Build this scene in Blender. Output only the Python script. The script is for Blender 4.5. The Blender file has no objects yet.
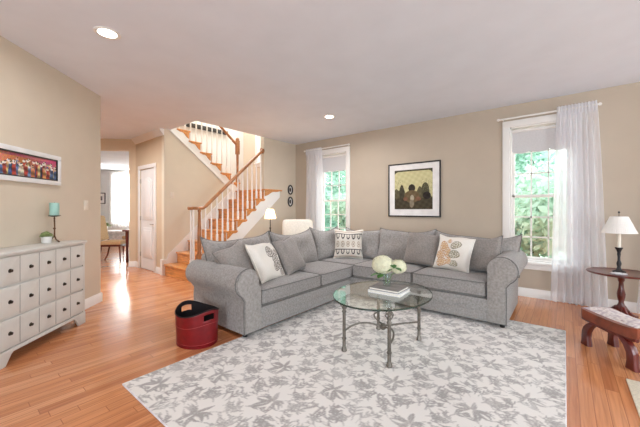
import bpy, bmesh, math, random
import numpy as np
from mathutils import Vector, Matrix, Euler
random.seed(7); rng = np.random.default_rng(7)
C = bpy.context.scene.collection
PI = math.pi

# ------------------------------------------------------------------ camera, world, lights, exposure
H = 2.74
cam_d = bpy.data.cameras.new('camera'); cam = bpy.data.objects.new('camera', cam_d); C.objects.link(cam)
cam.location = (0, 0, 1.226); cam.rotation_euler = (PI/2, 0, 0.67687)
cam_d.sensor_width = 36; cam_d.lens = 304.24*36/640; cam_d.shift_y = -3.81/640; cam_d.clip_start = .05; cam_d.clip_end = 200
bpy.context.scene.camera = cam
W = bpy.data.worlds.new('world'); bpy.context.scene.world = W; W.use_nodes = True
bg = W.node_tree.nodes['Background']; bg.inputs[0].default_value = (.93, .98, 1, 1); bg.inputs[1].default_value = 3.2
vs = bpy.context.scene.view_settings
vs.view_transform = 'Standard'; vs.look = 'None'; vs.gamma = 1; vs.exposure = 0.56; vs.use_curve_mapping = False
try: bpy.context.scene.cycles.max_bounces = 10; bpy.context.scene.cycles.transparent_max_bounces = 16
except Exception: pass

def area(name, loc, rot, sx, sy, power, col=(1, 1, 1)):
    d = bpy.data.lights.new(name, 'AREA'); d.shape = 'RECTANGLE'; d.size = sx; d.size_y = sy; d.energy = power; d.color = col
    o = bpy.data.objects.new(name, d); C.objects.link(o); o.location = loc; o.rotation_euler = rot
    return o
# fill lights added at invented windows behind and beside the photographer
FILL_COL = (.73, .87, 1)
area('fill_front', (-.15, -3.42, 1.45), (PI/2, 0, 0), 2.6, 1.9, 175, FILL_COL)
area('fill_right', (3.82, 1.2, 1.5), (PI/2, 0, PI/2), 2.4, 1.9, 44, FILL_COL)
area('fill_right_far', (3.82, 4.1, 1.5), (PI/2, 0, PI/2), 1.6, 1.9, 6, FILL_COL)
area('fill_stairwell', (-5.9, 4.0, 5.24), (0, 0, 0), 1.2, 1.6, 80, (.92, .97, 1))  # unseen fill added to brighten the stairwell; the ceiling above has no opening
area('daylight_dining', (-12.9, 4.8, 1.7), (PI/2, 0, -PI*.75), 1.1, 1.9, 130, (1, .98, .95))

# ------------------------------------------------------------------ materials
def lin(c): return tuple((x/255/12.92 if x/255 <= .04045 else ((x/255+.055)/1.055)**2.4) for x in c)
class NT:
    def __init__(s, name):
        s.m = bpy.data.materials.new(name); s.m.use_nodes = True; s.t = s.m.node_tree; s.n = s.t.nodes
        s.b = s.n['Principled BSDF']; s.out = s.n['Material Output']
    def new(s, t, **k):
        n = s.n.new(t)
        for a, v in k.items(): setattr(n, a, v)
        return n
    def link(s, a, b): s.t.links.new(a, b)
    def put(s, sock, v):
        if hasattr(v, 'is_linked') or isinstance(v, bpy.types.NodeSocket): s.link(v, sock)
        else: sock.default_value = v
    def math(s, op, a, b=0.0, c=0.0):
        n = s.new('ShaderNodeMath', operation=op)
        s.put(n.inputs[0], a); s.put(n.inputs[1], b)
        if op in ('WRAP', 'COMPARE', 'SMOOTH_MIN', 'MULTIPLY_ADD'): s.put(n.inputs[2], c)
        return n.outputs[0]
    def coord(s, kind='Object'):
        return s.new('ShaderNodeTexCoord').outputs[kind]
    def mapping(s, vec, scale=(1, 1, 1), rot=(0, 0, 0)):
        n = s.new('ShaderNodeMapping'); s.link(vec, n.inputs[0]); n.inputs['Scale'].default_value = scale; n.inputs['Rotation'].default_value = rot
        return n.outputs[0]
    def noise(s, vec, scale, detail=3, dist=0, rough=.5):
        n = s.new('ShaderNodeTexNoise'); s.link(vec, n.inputs['Vector'])
        n.inputs['Scale'].default_value = scale; n.inputs['Detail'].default_value = detail; n.inputs['Distortion'].default_value = dist; n.inputs['Roughness'].default_value = rough
        return n.outputs['Fac']
    def ramp(s, fac, stops, interp='LINEAR'):
        n = s.new('ShaderNodeValToRGB'); s.link(fac, n.inputs[0]); r = n.color_ramp; r.interpolation = interp
        while len(r.elements) < len(stops): r.elements.new(.5)
        for e, (p, c) in zip(r.elements, stops): e.position = p; e.color = (*lin(c), 1)
        return n.outputs[0]
    def mix(s, fac, a, b):
        n = s.new('ShaderNodeMix', data_type='RGBA'); s.put(n.inputs[0], fac)
        for sock, v in ((n.inputs[6], a), (n.inputs[7], b)):
            if isinstance(v, tuple): sock.default_value = (*lin(v), 1)
            else: s.link(v, sock)
        return n.outputs[2]
    def bump(s, h, strength=.2, dist=.01):
        n = s.new('ShaderNodeBump'); s.link(h, n.inputs['Height']); n.inputs['Strength'].default_value = strength; n.inputs['Distance'].default_value = dist
        s.link(n.outputs[0], s.b.inputs['Normal'])
MATS = {}
def mat(name, col, rough=.5, spec=.5, metal=0, nz=None, bump=None, coat=0, sheen=0, stretch=(1, 1, 1), emit=None):
    t = NT(name); b = t.b
    b.inputs['Roughness'].default_value = rough; b.inputs['Specular IOR Level'].default_value = spec; b.inputs['Metallic'].default_value = metal
    b.inputs['Coat Weight'].default_value = coat; b.inputs['Coat Roughness'].default_value = .12; b.inputs['Sheen Weight'].default_value = sheen
    v = t.mapping(t.coord(), stretch)
    sc, amt = nz or (6, .04)
    f = t.noise(v, sc, 4)
    d = tuple(max(0, min(255, x*(1-amt))) for x in col); l = tuple(max(0, min(255, x*(1+amt))) for x in col)
    t.link(t.ramp(f, [(.3, d), (.7, l)]), b.inputs['Base Color'])
    if bump: t.bump(t.noise(v, bump[0], 3), bump[1])
    if emit: b.inputs['Emission Color'].default_value = (*lin(emit[0]), 1); b.inputs['Emission Strength'].default_value = emit[1]
    MATS[name] = t.m; return t.m

m_wall = mat('wall_paint', (192, 178, 160), .75, .25, nz=(3, .012), bump=(180, .02))
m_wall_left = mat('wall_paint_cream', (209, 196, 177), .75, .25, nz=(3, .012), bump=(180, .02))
m_wall_stair_lit = mat('wall_paint_cream_lit', (224, 213, 192), .75, .25, nz=(3, .012), bump=(180, .02))  # same cream paint, lightened so the stair wall looks more strongly lit
m_hall = mat('wall_paint_tan', (212, 192, 164), .75, .25, nz=(3, .012))
m_dine = mat('wall_paint_grey', (222, 220, 216), .75, .25, nz=(3, .012))
m_ceil = mat('ceiling_paint', (228, 233, 242), .85, .2, nz=(3, .01))
m_trim = mat('white_trim', (240, 237, 232), .4, .4, nz=(4, .01))
m_door = mat('white_door', (236, 234, 231), .42, .4, nz=(4, .01))
m_stairwood = mat('stair_oak', (206, 138, 76), .3, .5, nz=(7, .14), stretch=(1, 6, 6), coat=.3)
m_railwood = mat('rail_oak', (164, 110, 68), .33, .5, nz=(9, .14), stretch=(6, 1, 1), coat=.25)
m_dresser = mat('painted_dresser', (210, 208, 201), .5, .35, nz=(5, .025))
m_knob = mat('bronze_knob', (70, 62, 54), .35, .5, metal=.85)
m_iron = mat('dark_iron', (72, 58, 46), .5, .4, metal=.6, nz=(30, .2))
m_rust = mat('brown_iron', (104, 72, 48), .55, .4, metal=.4, nz=(30, .2))
m_table_metal = mat('pewter_metal', (118, 112, 104), .42, .5, metal=.75, nz=(40, .14), bump=(90, .15))
m_sofa = mat('grey_chenille', (154, 149, 145), .95, .15, nz=(55, .1), bump=(260, .5), sheen=.25)
m_pillow = mat('grey_cushion_cover', (157, 151, 146), .92, .15, nz=(45, .09), bump=(260, .45), sheen=.25)
m_throw = mat('grey_throw_fabric', (147, 139, 133), .92, .15, nz=(60, .08), bump=(300, .4), sheen=.3)
m_piping = mat('grey_piping', (122, 119, 116), .9, .15, nz=(60, .08))
m_foot = mat('black_foot', (32, 28, 26), .5)
m_red = mat('red_leather', (122, 11, 19), .42, .45, nz=(14, .1), bump=(120, .1))
m_binliner = mat('black_lining', (30, 22, 24), .7, .3)
m_stitch = mat('pale_stitching', (176, 84, 82), .7)
m_maho = mat('mahogany', (88, 30, 24), .28, .5, nz=(10, .25), stretch=(1, 1, .25), coat=.4)
m_stoolwood = mat('stool_leather', (124, 58, 34), .4, .5, nz=(12, .18), coat=.2)
m_shade = mat('lamp_shade_white', (240, 236, 230), .8, .2, nz=(8, .02))
m_black = mat('black_metal', (42, 42, 44), .4, .5, metal=.3)
m_ivory = mat('ivory_candle_tube', (236, 230, 214), .5)
m_teal = mat('turquoise_wax', (160, 200, 188), .5, .4, nz=(10, .04))
m_pot = mat('white_ceramic', (232, 230, 226), .3, .5)
m_leaf = mat('green_leaf', (78, 122, 58), .5, .4, nz=(18, .22))
m_leafpale = mat('succulent_green', (128, 142, 92), .55, .35, nz=(25, .2))
m_bloom = mat('cream_petals', (238, 236, 206), .7, .2, nz=(40, .05))
m_stem = mat('green_stem', (104, 136, 72), .6)
m_coral = mat('coral_glaze', (222, 128, 92), .35, .5, nz=(14, .12))
m_blackframe = mat('black_frame_wood', (38, 32, 30), .4, .5)
m_whiteframe = mat('white_frame_wood', (226, 225, 224), .5, .4)
m_matboard = mat('white_mat_board', (238, 234, 230), .8, .2)
m_cream = mat('cream_upholstery', (246, 240, 228), .9, .15, nz=(50, .03), bump=(220, .2), sheen=.2)
m_tanup = mat('tan_upholstery', (206, 172, 130), .9, .15, nz=(40, .06), sheen=.2)
m_creamrug = mat('cream_wool', (236, 226, 204), .95, .1, nz=(70, .05), bump=(300, .5))
m_bookgrey = mat('grey_book_cover', (120, 116, 114), .4, .5, nz=(10, .2))
m_bookwhite = mat('white_book_cover', (226, 224, 224), .4, .4)
m_page = mat('book_pages', (236, 232, 222), .8, nz=(60, .05))
m_plastic = mat('white_plastic', (228, 216, 198), .4)
m_brass = mat('satin_nickel', (178, 172, 160), .3, .5, metal=.9)
m_gold = mat('brass', (170, 130, 70), .3, .5, metal=.9)
m_linen = mat('white_linen', (232, 230, 232), .9, .15, nz=(14, .08))
m_bark = mat('bark', (96, 82, 66), .9, nz=(12, .3))
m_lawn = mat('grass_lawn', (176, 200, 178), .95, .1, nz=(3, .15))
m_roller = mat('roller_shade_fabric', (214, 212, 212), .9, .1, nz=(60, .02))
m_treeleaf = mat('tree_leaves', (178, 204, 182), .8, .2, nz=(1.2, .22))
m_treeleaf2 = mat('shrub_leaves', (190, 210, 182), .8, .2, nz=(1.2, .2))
def leafy(name, c1, c2):
    t = NT(name); t.n.remove(t.b); f = t.noise(t.coord(), 1.3, 4); col = t.ramp(f, [(.32, c1), (.68, c2)])
    d = t.new('ShaderNodeBsdfDiffuse'); tr = t.new('ShaderNodeBsdfTranslucent'); t.link(col, d.inputs[0]); t.link(col, tr.inputs[0])
    mx = t.new('ShaderNodeMixShader'); mx.inputs[0].default_value = .5; t.link(d.outputs[0], mx.inputs[1]); t.link(tr.outputs[0], mx.inputs[2]); t.link(mx.outputs[0], t.out.inputs[0]); return t.m
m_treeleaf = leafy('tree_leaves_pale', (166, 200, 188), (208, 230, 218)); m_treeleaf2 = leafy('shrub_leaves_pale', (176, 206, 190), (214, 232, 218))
m_lit = mat('lamp_diffuser', (255, 250, 240), .5, emit=((255, 246, 230), 9))
m_bulb = mat('warm_bulb', (255, 240, 210), .5, emit=((255, 226, 178), 22))

def m_shade_lit():
    t = NT('lit_lamp_shade'); t.n.remove(t.b)
    d = t.new('ShaderNodeBsdfDiffuse'); d.inputs[0].default_value = (*lin((244, 232, 206)), 1)
    tr = t.new('ShaderNodeBsdfTranslucent'); tr.inputs[0].default_value = (*lin((250, 232, 196)), 1)
    mx = t.new('ShaderNodeMixShader'); mx.inputs[0].default_value = .55
    t.link(d.outputs[0], mx.inputs[1]); t.link(tr.outputs[0], mx.inputs[2]); t.link(mx.outputs[0], t.out.inputs[0]); return t.m
m_shadelit = m_shade_lit()

def sheer(name, col, transp):
    t = NT(name); t.n.remove(t.b)
    d = t.new('ShaderNodeBsdfDiffuse'); d.inputs[0].default_value = (*lin(col), 1)
    tr = t.new('ShaderNodeBsdfTranslucent'); tr.inputs[0].default_value = (*lin(col), 1)
    tp = t.new('ShaderNodeBsdfTransparent')
    v = t.mapping(t.coord(), (160, 160, 3)); f = t.noise(v, 1.0, 2)
    m1 = t.new('ShaderNodeMixShader'); m1.inputs[0].default_value = .6
    t.link(d.outputs[0], m1.inputs[1]); t.link(tr.outputs[0], m1.inputs[2])
    m2 = t.new('ShaderNodeMixShader'); t.link(t.math('ADD', t.math('MULTIPLY', f, .16), transp-.08), m2.inputs[0])
    t.link(m1.outputs[0], m2.inputs[1]); t.link(tp.outputs[0], m2.inputs[2]); t.link(m2.outputs[0], t.out.inputs[0]); return t.m
m_sheer = sheer('sheer_white_voile', (252, 252, 255), .24)

def glass(name, tint, refl_lo=.04, power=.25):
    t = NT(name); t.n.remove(t.b)
    tp = t.new('ShaderNodeBsdfTransparent'); tp.inputs[0].default_value = (*tint, 1)
    g = t.new('ShaderNodeBsdfGlossy'); g.inputs['Roughness'].default_value = .02; g.inputs[0].default_value = (.95, .97, .96, 1)
    fr = t.new('ShaderNodeFresnel'); fr.inputs[0].default_value = 1.5
    f = t.math('ADD', t.math('MULTIPLY', fr.outputs[0], power), refl_lo)
    gm = t.new('ShaderNodeNewGeometry'); f = t.math('MULTIPLY', f, t.math('SUBTRACT', 1.0, gm.outputs['Backfacing']))
    mx = t.new('ShaderNodeMixShader'); t.link(f, mx.inputs[0]); t.link(tp.outputs[0], mx.inputs[1]); t.link(g.outputs[0], mx.inputs[2])
    t.link(mx.outputs[0], t.out.inputs[0]); return t.m
m_pane = glass('window_glass', (.97, .985, .98), .01, .3)
m_tabletop = glass('table_glass', (.93, .97, .95), .10, 1.0)
m_vase = glass('vase_glass', (.9, .94, .93), .04, .9)
m_edge = mat('glass_edge', (46, 62, 54), .15, .6)

def floor_mat():
    t = NT('oak_floor_boards'); b = t.b
    s = t.new('ShaderNodeSeparateXYZ'); t.link(t.coord(), s.inputs[0]); x, y = s.outputs[0], s.outputs[1]
    xi = t.math('DIVIDE', x, .072); bi = t.math('FLOOR', xi)
    w1 = t.new('ShaderNodeTexWhiteNoise', noise_dimensions='1D'); t.link(bi, w1.inputs['W'])
    yy = t.math('DIVIDE', t.math('ADD', y, t.math('MULTIPLY', w1.outputs[0], 7.0)), 1.05); yi = t.math('FLOOR', yy)
    w2 = t.new('ShaderNodeTexWhiteNoise', noise_dimensions='2D'); cv = t.new('ShaderNodeCombineXYZ'); t.link(bi, cv.inputs[0]); t.link(yi, cv.inputs[1]); t.link(cv.outputs[0], w2.inputs['Vector'])
    base = t.ramp(w2.outputs['Value'], [(0, (198, 126, 82)), (.3, (212, 140, 92)), (.7, (219, 148, 99)), (1, (229, 164, 116))])
    gv = t.new('ShaderNodeCombineXYZ'); t.link(t.math('MULTIPLY', x, 60), gv.inputs[0]); t.link(t.math('MULTIPLY', y, 2.2), gv.inputs[1]); t.link(t.math('MULTIPLY', w2.outputs['Value'], 30), gv.inputs[2])
    g = t.noise(gv.outputs[0], 1.0, 4, .6)
    grain = t.ramp(g, [(.3, (206, 196, 190)), (.65, (255, 255, 255))])
    mm = t.new('ShaderNodeMix', data_type='RGBA', blend_type='MULTIPLY'); mm.inputs[0].default_value = .75; t.link(base, mm.inputs[6]); t.link(grain, mm.inputs[7])
    fx = t.math('FRACT', xi); fy = t.math('FRACT', yy)
    seam = t.math('MAXIMUM', t.math('LESS_THAN', t.math('ABSOLUTE', t.math('SUBTRACT', fx, .5)), .472), 0)
    seamy = t.math('GREATER_THAN', fy, .004); sm = t.math('MULTIPLY', seam, seamy)
    col = t.mix(sm, (164, 102, 66), mm.outputs[2]); t.link(col, b.inputs['Base Color'])
    b.inputs['Roughness'].default_value = .2; b.inputs['Specular IOR Level'].default_value = .5; b.inputs['Coat Weight'].default_value = .25; b.inputs['Coat Roughness'].default_value = .1
    t.bump(sm, .12, .003); return t.m
m_floor = floor_mat()

def rug_mat():
    t = NT('damask_rug_pile'); b = t.b
    a = t.new('ShaderNodeVertexColor'); a.layer_name = 'weave'
    sp = t.new('ShaderNodeSeparateColor'); t.link(a.outputs[0], sp.inputs[0]); f = sp.outputs[0]
    wear = t.noise(t.coord(), 4.5, 3); w = t.noise(t.coord(), 110, 2)
    k = t.math('ADD', t.math('MULTIPLY', t.math('SUBTRACT', wear, .5), 1.5), t.math('MULTIPLY', t.math('SUBTRACT', w, .5), .5))
    f2 = t.math('MULTIPLY', f, t.math('ADD', 1.0, k)); f3 = t.math('ADD', f2, t.math('MULTIPLY', t.math('SUBTRACT', w, .5), .25))
    t.link(t.ramp(f3, [(.08, (230, 225, 219)), (.9, (166, 160, 156))]), b.inputs['Base Color'])
    b.inputs['Roughness'].default_value = .95; b.inputs['Specular IOR Level'].default_value = .1; b.inputs['Sheen Weight'].default_value = .2
    t.bump(t.math('ADD', w, t.math('MULTIPLY', f, .3)), .35, .006); return t.m
m_rug = rug_mat()

def vcol_mat(name, rough=.85):
    t = NT(name); a = t.new('ShaderNodeVertexColor'); a.layer_name = 'weave'
    f = t.noise(t.coord(), 120, 2); mm = t.new('ShaderNodeMix', data_type='RGBA', blend_type='MULTIPLY'); mm.inputs[0].default_value = .25
    t.link(a.outputs[0], mm.inputs[6]); t.link(t.ramp(f, [(.3, (220, 220, 220)), (.7, (255, 255, 255))]), mm.inputs[7]); t.link(mm.outputs[2], t.b.inputs['Base Color'])
    t.b.inputs['Roughness'].default_value = rough; t.b.inputs['Specular IOR Level'].default_value = .2
    return t.m
m_printed = vcol_mat('printed_cotton'); m_print_paper = vcol_mat('printed_paper', .5)

def tapestry():
    t = NT('needlepoint_fabric'); v = t.coord()
    n = t.new('ShaderNodeTexVoronoi'); t.link(v, n.inputs['Vector']); n.inputs['Scale'].default_value = 22
    f = t.noise(v, 26, 3, 1.0)
    col = t.ramp(t.math('ADD', t.math('MULTIPLY', n.outputs['Distance'], .7), t.math('MULTIPLY', f, .6)), [(.3, (150, 120, 124)), (.42, (206, 192, 190)), (.6, (232, 222, 216)), (.8, (196, 180, 184))])
    t.link(col, t.b.inputs['Base Color']); t.b.inputs['Roughness'].default_value = .9; t.bump(t.noise(v, 220, 2), .3); return t.m
m_tapestry = tapestry()

# ------------------------------------------------------------------ mesh helpers
class MB:
    def __init__(s): s.v = []; s.f = []
    def add(s, vs_, fs): n = len(s.v); s.v += [tuple(v) for v in vs_]; s.f += [tuple(i+n for i in f) for f in fs]; return s
    def addbm(s, bm):
        bm.verts.index_update(); s.add([v.co for v in bm.verts], [[v.index for v in f.verts] for f in bm.faces]); bm.free(); return s
    def box(s, x0, x1, y0, y1, z0, z1, b=0, seg=2):
        bm = bmesh.new(); bmesh.ops.create_cube(bm, size=1)
        for v in bm.verts: v.co = Vector(((x0+x1)/2+v.co.x*(x1-x0), (y0+y1)/2+v.co.y*(y1-y0), (z0+z1)/2+v.co.z*(z1-z0)))
        if b: bmesh.ops.bevel(bm, geom=list(bm.edges), offset=b, segments=seg, profile=.5, affect='EDGES')
        return s.addbm(bm)
    def prism(s, poly, axis, a0, a1, b=0, seg=2):
        # poly in the two other axes (x: (y,z); y: (x,z); z: (x,y))
        def mk(p, a): return {'x': (a, p[0], p[1]), 'y': (p[0], a, p[1]), 'z': (p[0], p[1], a)}[axis]
        bm = bmesh.new(); n = len(poly)
        A = [bm.verts.new(mk(p, a0)) for p in poly]; B = [bm.verts.new(mk(p, a1)) for p in poly]
        fa = bm.faces.new(A); fb = bm.faces.new(B[::-1])
        for i in range(n): bm.faces.new((A[i], A[(i+1) % n], B[(i+1) % n], B[i]))
        bmesh.ops.recalc_face_normals(bm, faces=bm.faces)
        if b:
            es = [e for e in bm.edges if (fa in e.link_faces) or (fb in e.link_faces)]
            bmesh.ops.bevel(bm, geom=es, offset=b, segments=seg, profile=.5, affect='EDGES')
        return s.addbm(bm)
    def tube(s, pts, r, n=8, closed=False):
        pts = [Vector(p) for p in pts]; N = len(pts); rs = r if isinstance(r, (list, tuple)) else [r]*N
        vs_ = []; fs = []; up = None
        for i, p in enumerate(pts):
            if closed: d = pts[(i+1) % N]-pts[i-1]
            else: d = pts[min(i+1, N-1)]-pts[max(i-1, 0)]
            d.normalize()
            if up is None: up = Vector((0, 0, 1)) if abs(d.z) < .9 else Vector((1, 0, 0))
            a = d.cross(up); a.normalize(); bb = d.cross(a); bb.normalize(); up = -bb
            for k in range(n):
                t = 2*PI*k/n; vs_.append(p+(a*math.cos(t)+bb*math.sin(t))*rs[i])
        for i in range(N if closed else N-1):
            j = (i+1) % N
            for k in range(n): fs.append((i*n+k, i*n+(k+1) % n, j*n+(k+1) % n, j*n+k))
        if not closed: fs.append(tuple(range(n))[::-1]); fs.append(tuple((N-1)*n+k for k in range(n)))
        return s.add(vs_, fs)
    def lathe(s, prof, cx=0, cy=0, n=20, sx=1, sy=1):
        vs_ = []; fs = []; N = len(prof)
        for r, z in prof:
            for k in range(n): t = 2*PI*k/n; vs_.append((cx+r*sx*math.cos(t), cy+r*sy*math.sin(t), z))
        for i in range(N-1):
            for k in range(n): fs.append((i*n+k, i*n+(k+1) % n, (i+1)*n+(k+1) % n, (i+1)*n+k))
        if prof[0][0] > 1e-6: fs.append(tuple(range(n))[::-1])
        if prof[-1][0] > 1e-6: fs.append(tuple((N-1)*n+k for k in range(n)))
        return s.add(vs_, fs)
    def ball(s, c, r, n=10, sub=2, scale=(1, 1, 1)):
        bm = bmesh.new(); bmesh.ops.create_icosphere(bm, subdivisions=sub, radius=1)
        for v in bm.verts: v.co = Vector((c[0]+v.co.x*r*scale[0], c[1]+v.co.y*r*scale[1], c[2]+v.co.z*r*scale[2]))
        return s.addbm(bm)
    def xf(s, M): s.v = [tuple(M @ Vector(v)) for v in s.v]; return s
    def build(s, name, m, parent=None, smooth=True, ang=40, loc=None, rz=0, weld=True):
        me = bpy.data.meshes.new(name); bm = bmesh.new()
        V = [bm.verts.new(v) for v in s.v]
        for f in s.f:
            try: bm.faces.new([V[i] for i in f])
            except ValueError: pass
        if weld: bmesh.ops.remove_doubles(bm, verts=bm.verts, dist=1e-5)
        bmesh.ops.recalc_face_normals(bm, faces=bm.faces); bm.to_mesh(me); bm.free()
        me.materials.append(m)
        if smooth:
            me.shade_smooth(); me.set_sharp_from_angle(angle=math.radians(ang))
        o = bpy.data.objects.new(name, me); C.objects.link(o)
        if parent: o.parent = parent
        if loc: o.location = loc
        if rz: o.rotation_euler.z = rz
        return o
def bx(*a, **k): return MB().box(*a, **k)
def tag(o, label=None, cat=None, group=None, kind=None):
    if label: o['label'] = label
    if cat: o['category'] = cat
    if group: o['group'] = group
    if kind: o['kind'] = kind
    return o
def thing(name, label, cat, loc=(0, 0, 0), rz=0, group=None):
    o = bpy.data.objects.new(name, None); o.empty_display_size = .1; C.objects.link(o); o.location = loc; o.rotation_euler.z = rz
    return tag(o, label, cat, group)
def struct(name, mb, m, rz=0, **k): return tag(mb.build(name, m, rz=rz, **k), kind='structure')
def kids(o): return [c for c in bpy.data.objects if c.parent == o]
def dup(o, parent=None):
    c = o.copy(); C.objects.link(c); c.parent = parent
    for ch in kids(o): dup(ch, c)
    return c
def wall_x(x0, x1, y0, y1, z0, z1, holes):
    # a wall running along x with rectangular holes (x0,x1,z0,z1)
    xs = sorted({x0, x1, *[h[0] for h in holes], *[h[1] for h in holes]}); zs = sorted({z0, z1, *[h[2] for h in holes], *[h[3] for h in holes]})
    mb = MB()
    for i in range(len(xs)-1):
        for j in range(len(zs)-1):
            cx, cz = (xs[i]+xs[i+1])/2, (zs[j]+zs[j+1])/2
            if any(h[0] < cx < h[1] and h[2] < cz < h[3] for h in holes): continue
            mb.box(xs[i], xs[i+1], y0, y1, zs[j], zs[j+1])
    return mb
def wall_y(y0, y1, x0, x1, z0, z1, holes):
    mb = wall_x(y0, y1, x0, x1, z0, z1, holes); mb.v = [(v[1], v[0], v[2]) for v in mb.v]; return mb
D45 = PI/4    # the diagonal walls: local x runs along the dining opening, local y away from the camera

# ------------------------------------------------------------------ room shell
YB, XO, XS = 5.18, -4.89, -5.86
struct('floor', bx(-17.5, 4.0, -3.7, 8.5, -.2, 0), m_floor)
cl = MB()
cl.box(XO, 4.0, -3.7, YB+.16, H, H+.27); cl.box(-17.5, XO, -3.7, 2.72, H, H+.27); cl.box(-17.5, -6.95, 2.72, 8.5, H, H+.27)
struct('ceiling', cl, m_ceil)
struct('ceiling_upstairs', MB().box(-7.1, XO, 2.4, YB+.16, 5.3, 5.4), m_ceil)
W1, W2, W3, W4 = (-.62, .08, .5, 2.42), (-4.17, -3.47, .5, 2.42), (-6.24, -5.42, 2.45, 4.1), (1.25, 1.95, .5, 2.42)
struct('wall_back', wall_x(-4.89, 4.0, YB, YB+.16, 0, H, [W1, W2, W4]), m_wall)
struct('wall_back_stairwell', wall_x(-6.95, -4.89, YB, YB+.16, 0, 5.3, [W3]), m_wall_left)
struct('wall_landing', bx(XO-.11, XO, 4.22, YB, 0, 5.3), m_wall_left)  # lighter cream used here to put extra brightness into the wall colour
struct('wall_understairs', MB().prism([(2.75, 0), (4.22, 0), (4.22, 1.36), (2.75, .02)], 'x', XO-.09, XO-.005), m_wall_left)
struct('wall_stairs', MB().prism([(2.62, 0), (YB, 0), (YB, 1.62), (4.2, 1.62), (2.74, H+.03), (2.62, H+.03)], 'x', XS-.1, XS), m_wall_stair_lit)
struct('wall_closet', wall_x(-7.24, XS-.1, 2.62, 2.72, 0, H, [(-6.95, -6.26, 0, 2.06)]), m_hall)
struct('wall_stairwell_left', bx(-6.95, -6.85, 2.72, YB, 0, 5.3), m_dine)
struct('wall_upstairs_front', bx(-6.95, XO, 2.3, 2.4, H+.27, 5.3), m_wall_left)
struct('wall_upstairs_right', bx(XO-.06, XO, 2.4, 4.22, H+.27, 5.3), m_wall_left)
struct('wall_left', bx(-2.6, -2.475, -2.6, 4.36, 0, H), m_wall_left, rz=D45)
struct('wall_dining_opening', wall_x(-5.6, -3.232, 6.94, 7.06, 0, H, [(-4.9, -3.37, 0, 2.5)]), m_hall, rz=D45)
struct('wall_hall', bx(-5.72, -5.6, 1.4, 7.06, 0, H), m_hall, rz=D45)
struct('wall_hall_end', bx(-5.72, -2.6, 1.3, 1.4, 0, H), m_hall, rz=D45)
struct('wall_dining_far', wall_x(-9.4, -3.4, 12.4, 12.55, 0, H, [(-6.62, -5.4, .75, 2.56)]), m_dine, rz=D45)
struct('wall_dining_left', bx(-9.4, -9.25, 7.06, 12.4, 0, H), m_dine, rz=D45)
struct('wall_dining_front', bx(-9.4, -5.6, 7.0, 7.06, 0, H), m_dine, rz=D45)
struct('wall_dining_right', bx(-7.05, -6.95, 2.72, 8.3, 0, H), m_dine)
struct('wall_front', wall_x(-2.6, 4.0, -3.6, -3.46, 0, H, [(-1.45, 1.15, .5, 2.4)]), m_wall)
struct('wall_right', wall_y(-3.6, YB+.16, 3.85, 4.0, 0, H, [(0, 2.4, .55, 2.45), (3.3, 4.9, .55, 2.45)]), m_wall)
# baseboards
def bprof(d, h): return [(0, 0), (d, 0), (d, h*.78), (d*.55, h*.9), (d*.4, h), (0, h)]
bb = MB().prism([(YB-p[0], p[1]) for p in bprof(.016, .12)], 'x', XO, 3.85); struct('baseboard_back', bb, m_trim)
bb = MB().prism([(XO+p[0], p[1]) for p in bprof(.016, .12)], 'y', 3.9, YB); struct('baseboard_landing', bb, m_trim)
bb = MB().prism([(-2.475+p[0], p[1]) for p in bprof(.016, .12)], 'y', -2.4, 4.376); bb.box(-2.6, -2.459, 4.36, 4.376, 0, .11); struct('baseboard_left', bb, m_trim, rz=D45)
bb = MB().prism([(6.94-p[0], p[1]) for p in bprof(.016, .12)], 'x', -3.37, -3.232); bb.prism([(6.94-p[0], p[1]) for p in bprof(.016, .12)], 'x', -5.6, -4.9); struct('baseboard_dining_opening', bb, m_trim, rz=D45)
bb = MB().prism([(2.62-p[0], p[1]) for p in bprof(.016, .12)], 'x', -7.22, -7.03); bb.prism([(2.62-p[0], p[1]) for p in bprof(.016, .12)], 'x', -6.18, -5.94); struct('baseboard_closet', bb, m_trim)
bb = MB().prism([(12.4-p[0], p[1]) for p in bprof(.016, .13)], 'x', -9.2, -3.5); struct('baseboard_dining', bb, m_trim, rz=D45)
# crown moulding over the closet door and the dining opening
cp = [(0, 0), (.02, 0), (.03, .03), (.07, .07), (.085, .11), (0, .11)]
struct('trim_crown_closet', MB().prism([(2.62-a, H-.11+b) for a, b in cp], 'x', -7.2, -5.86), m_trim)

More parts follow.
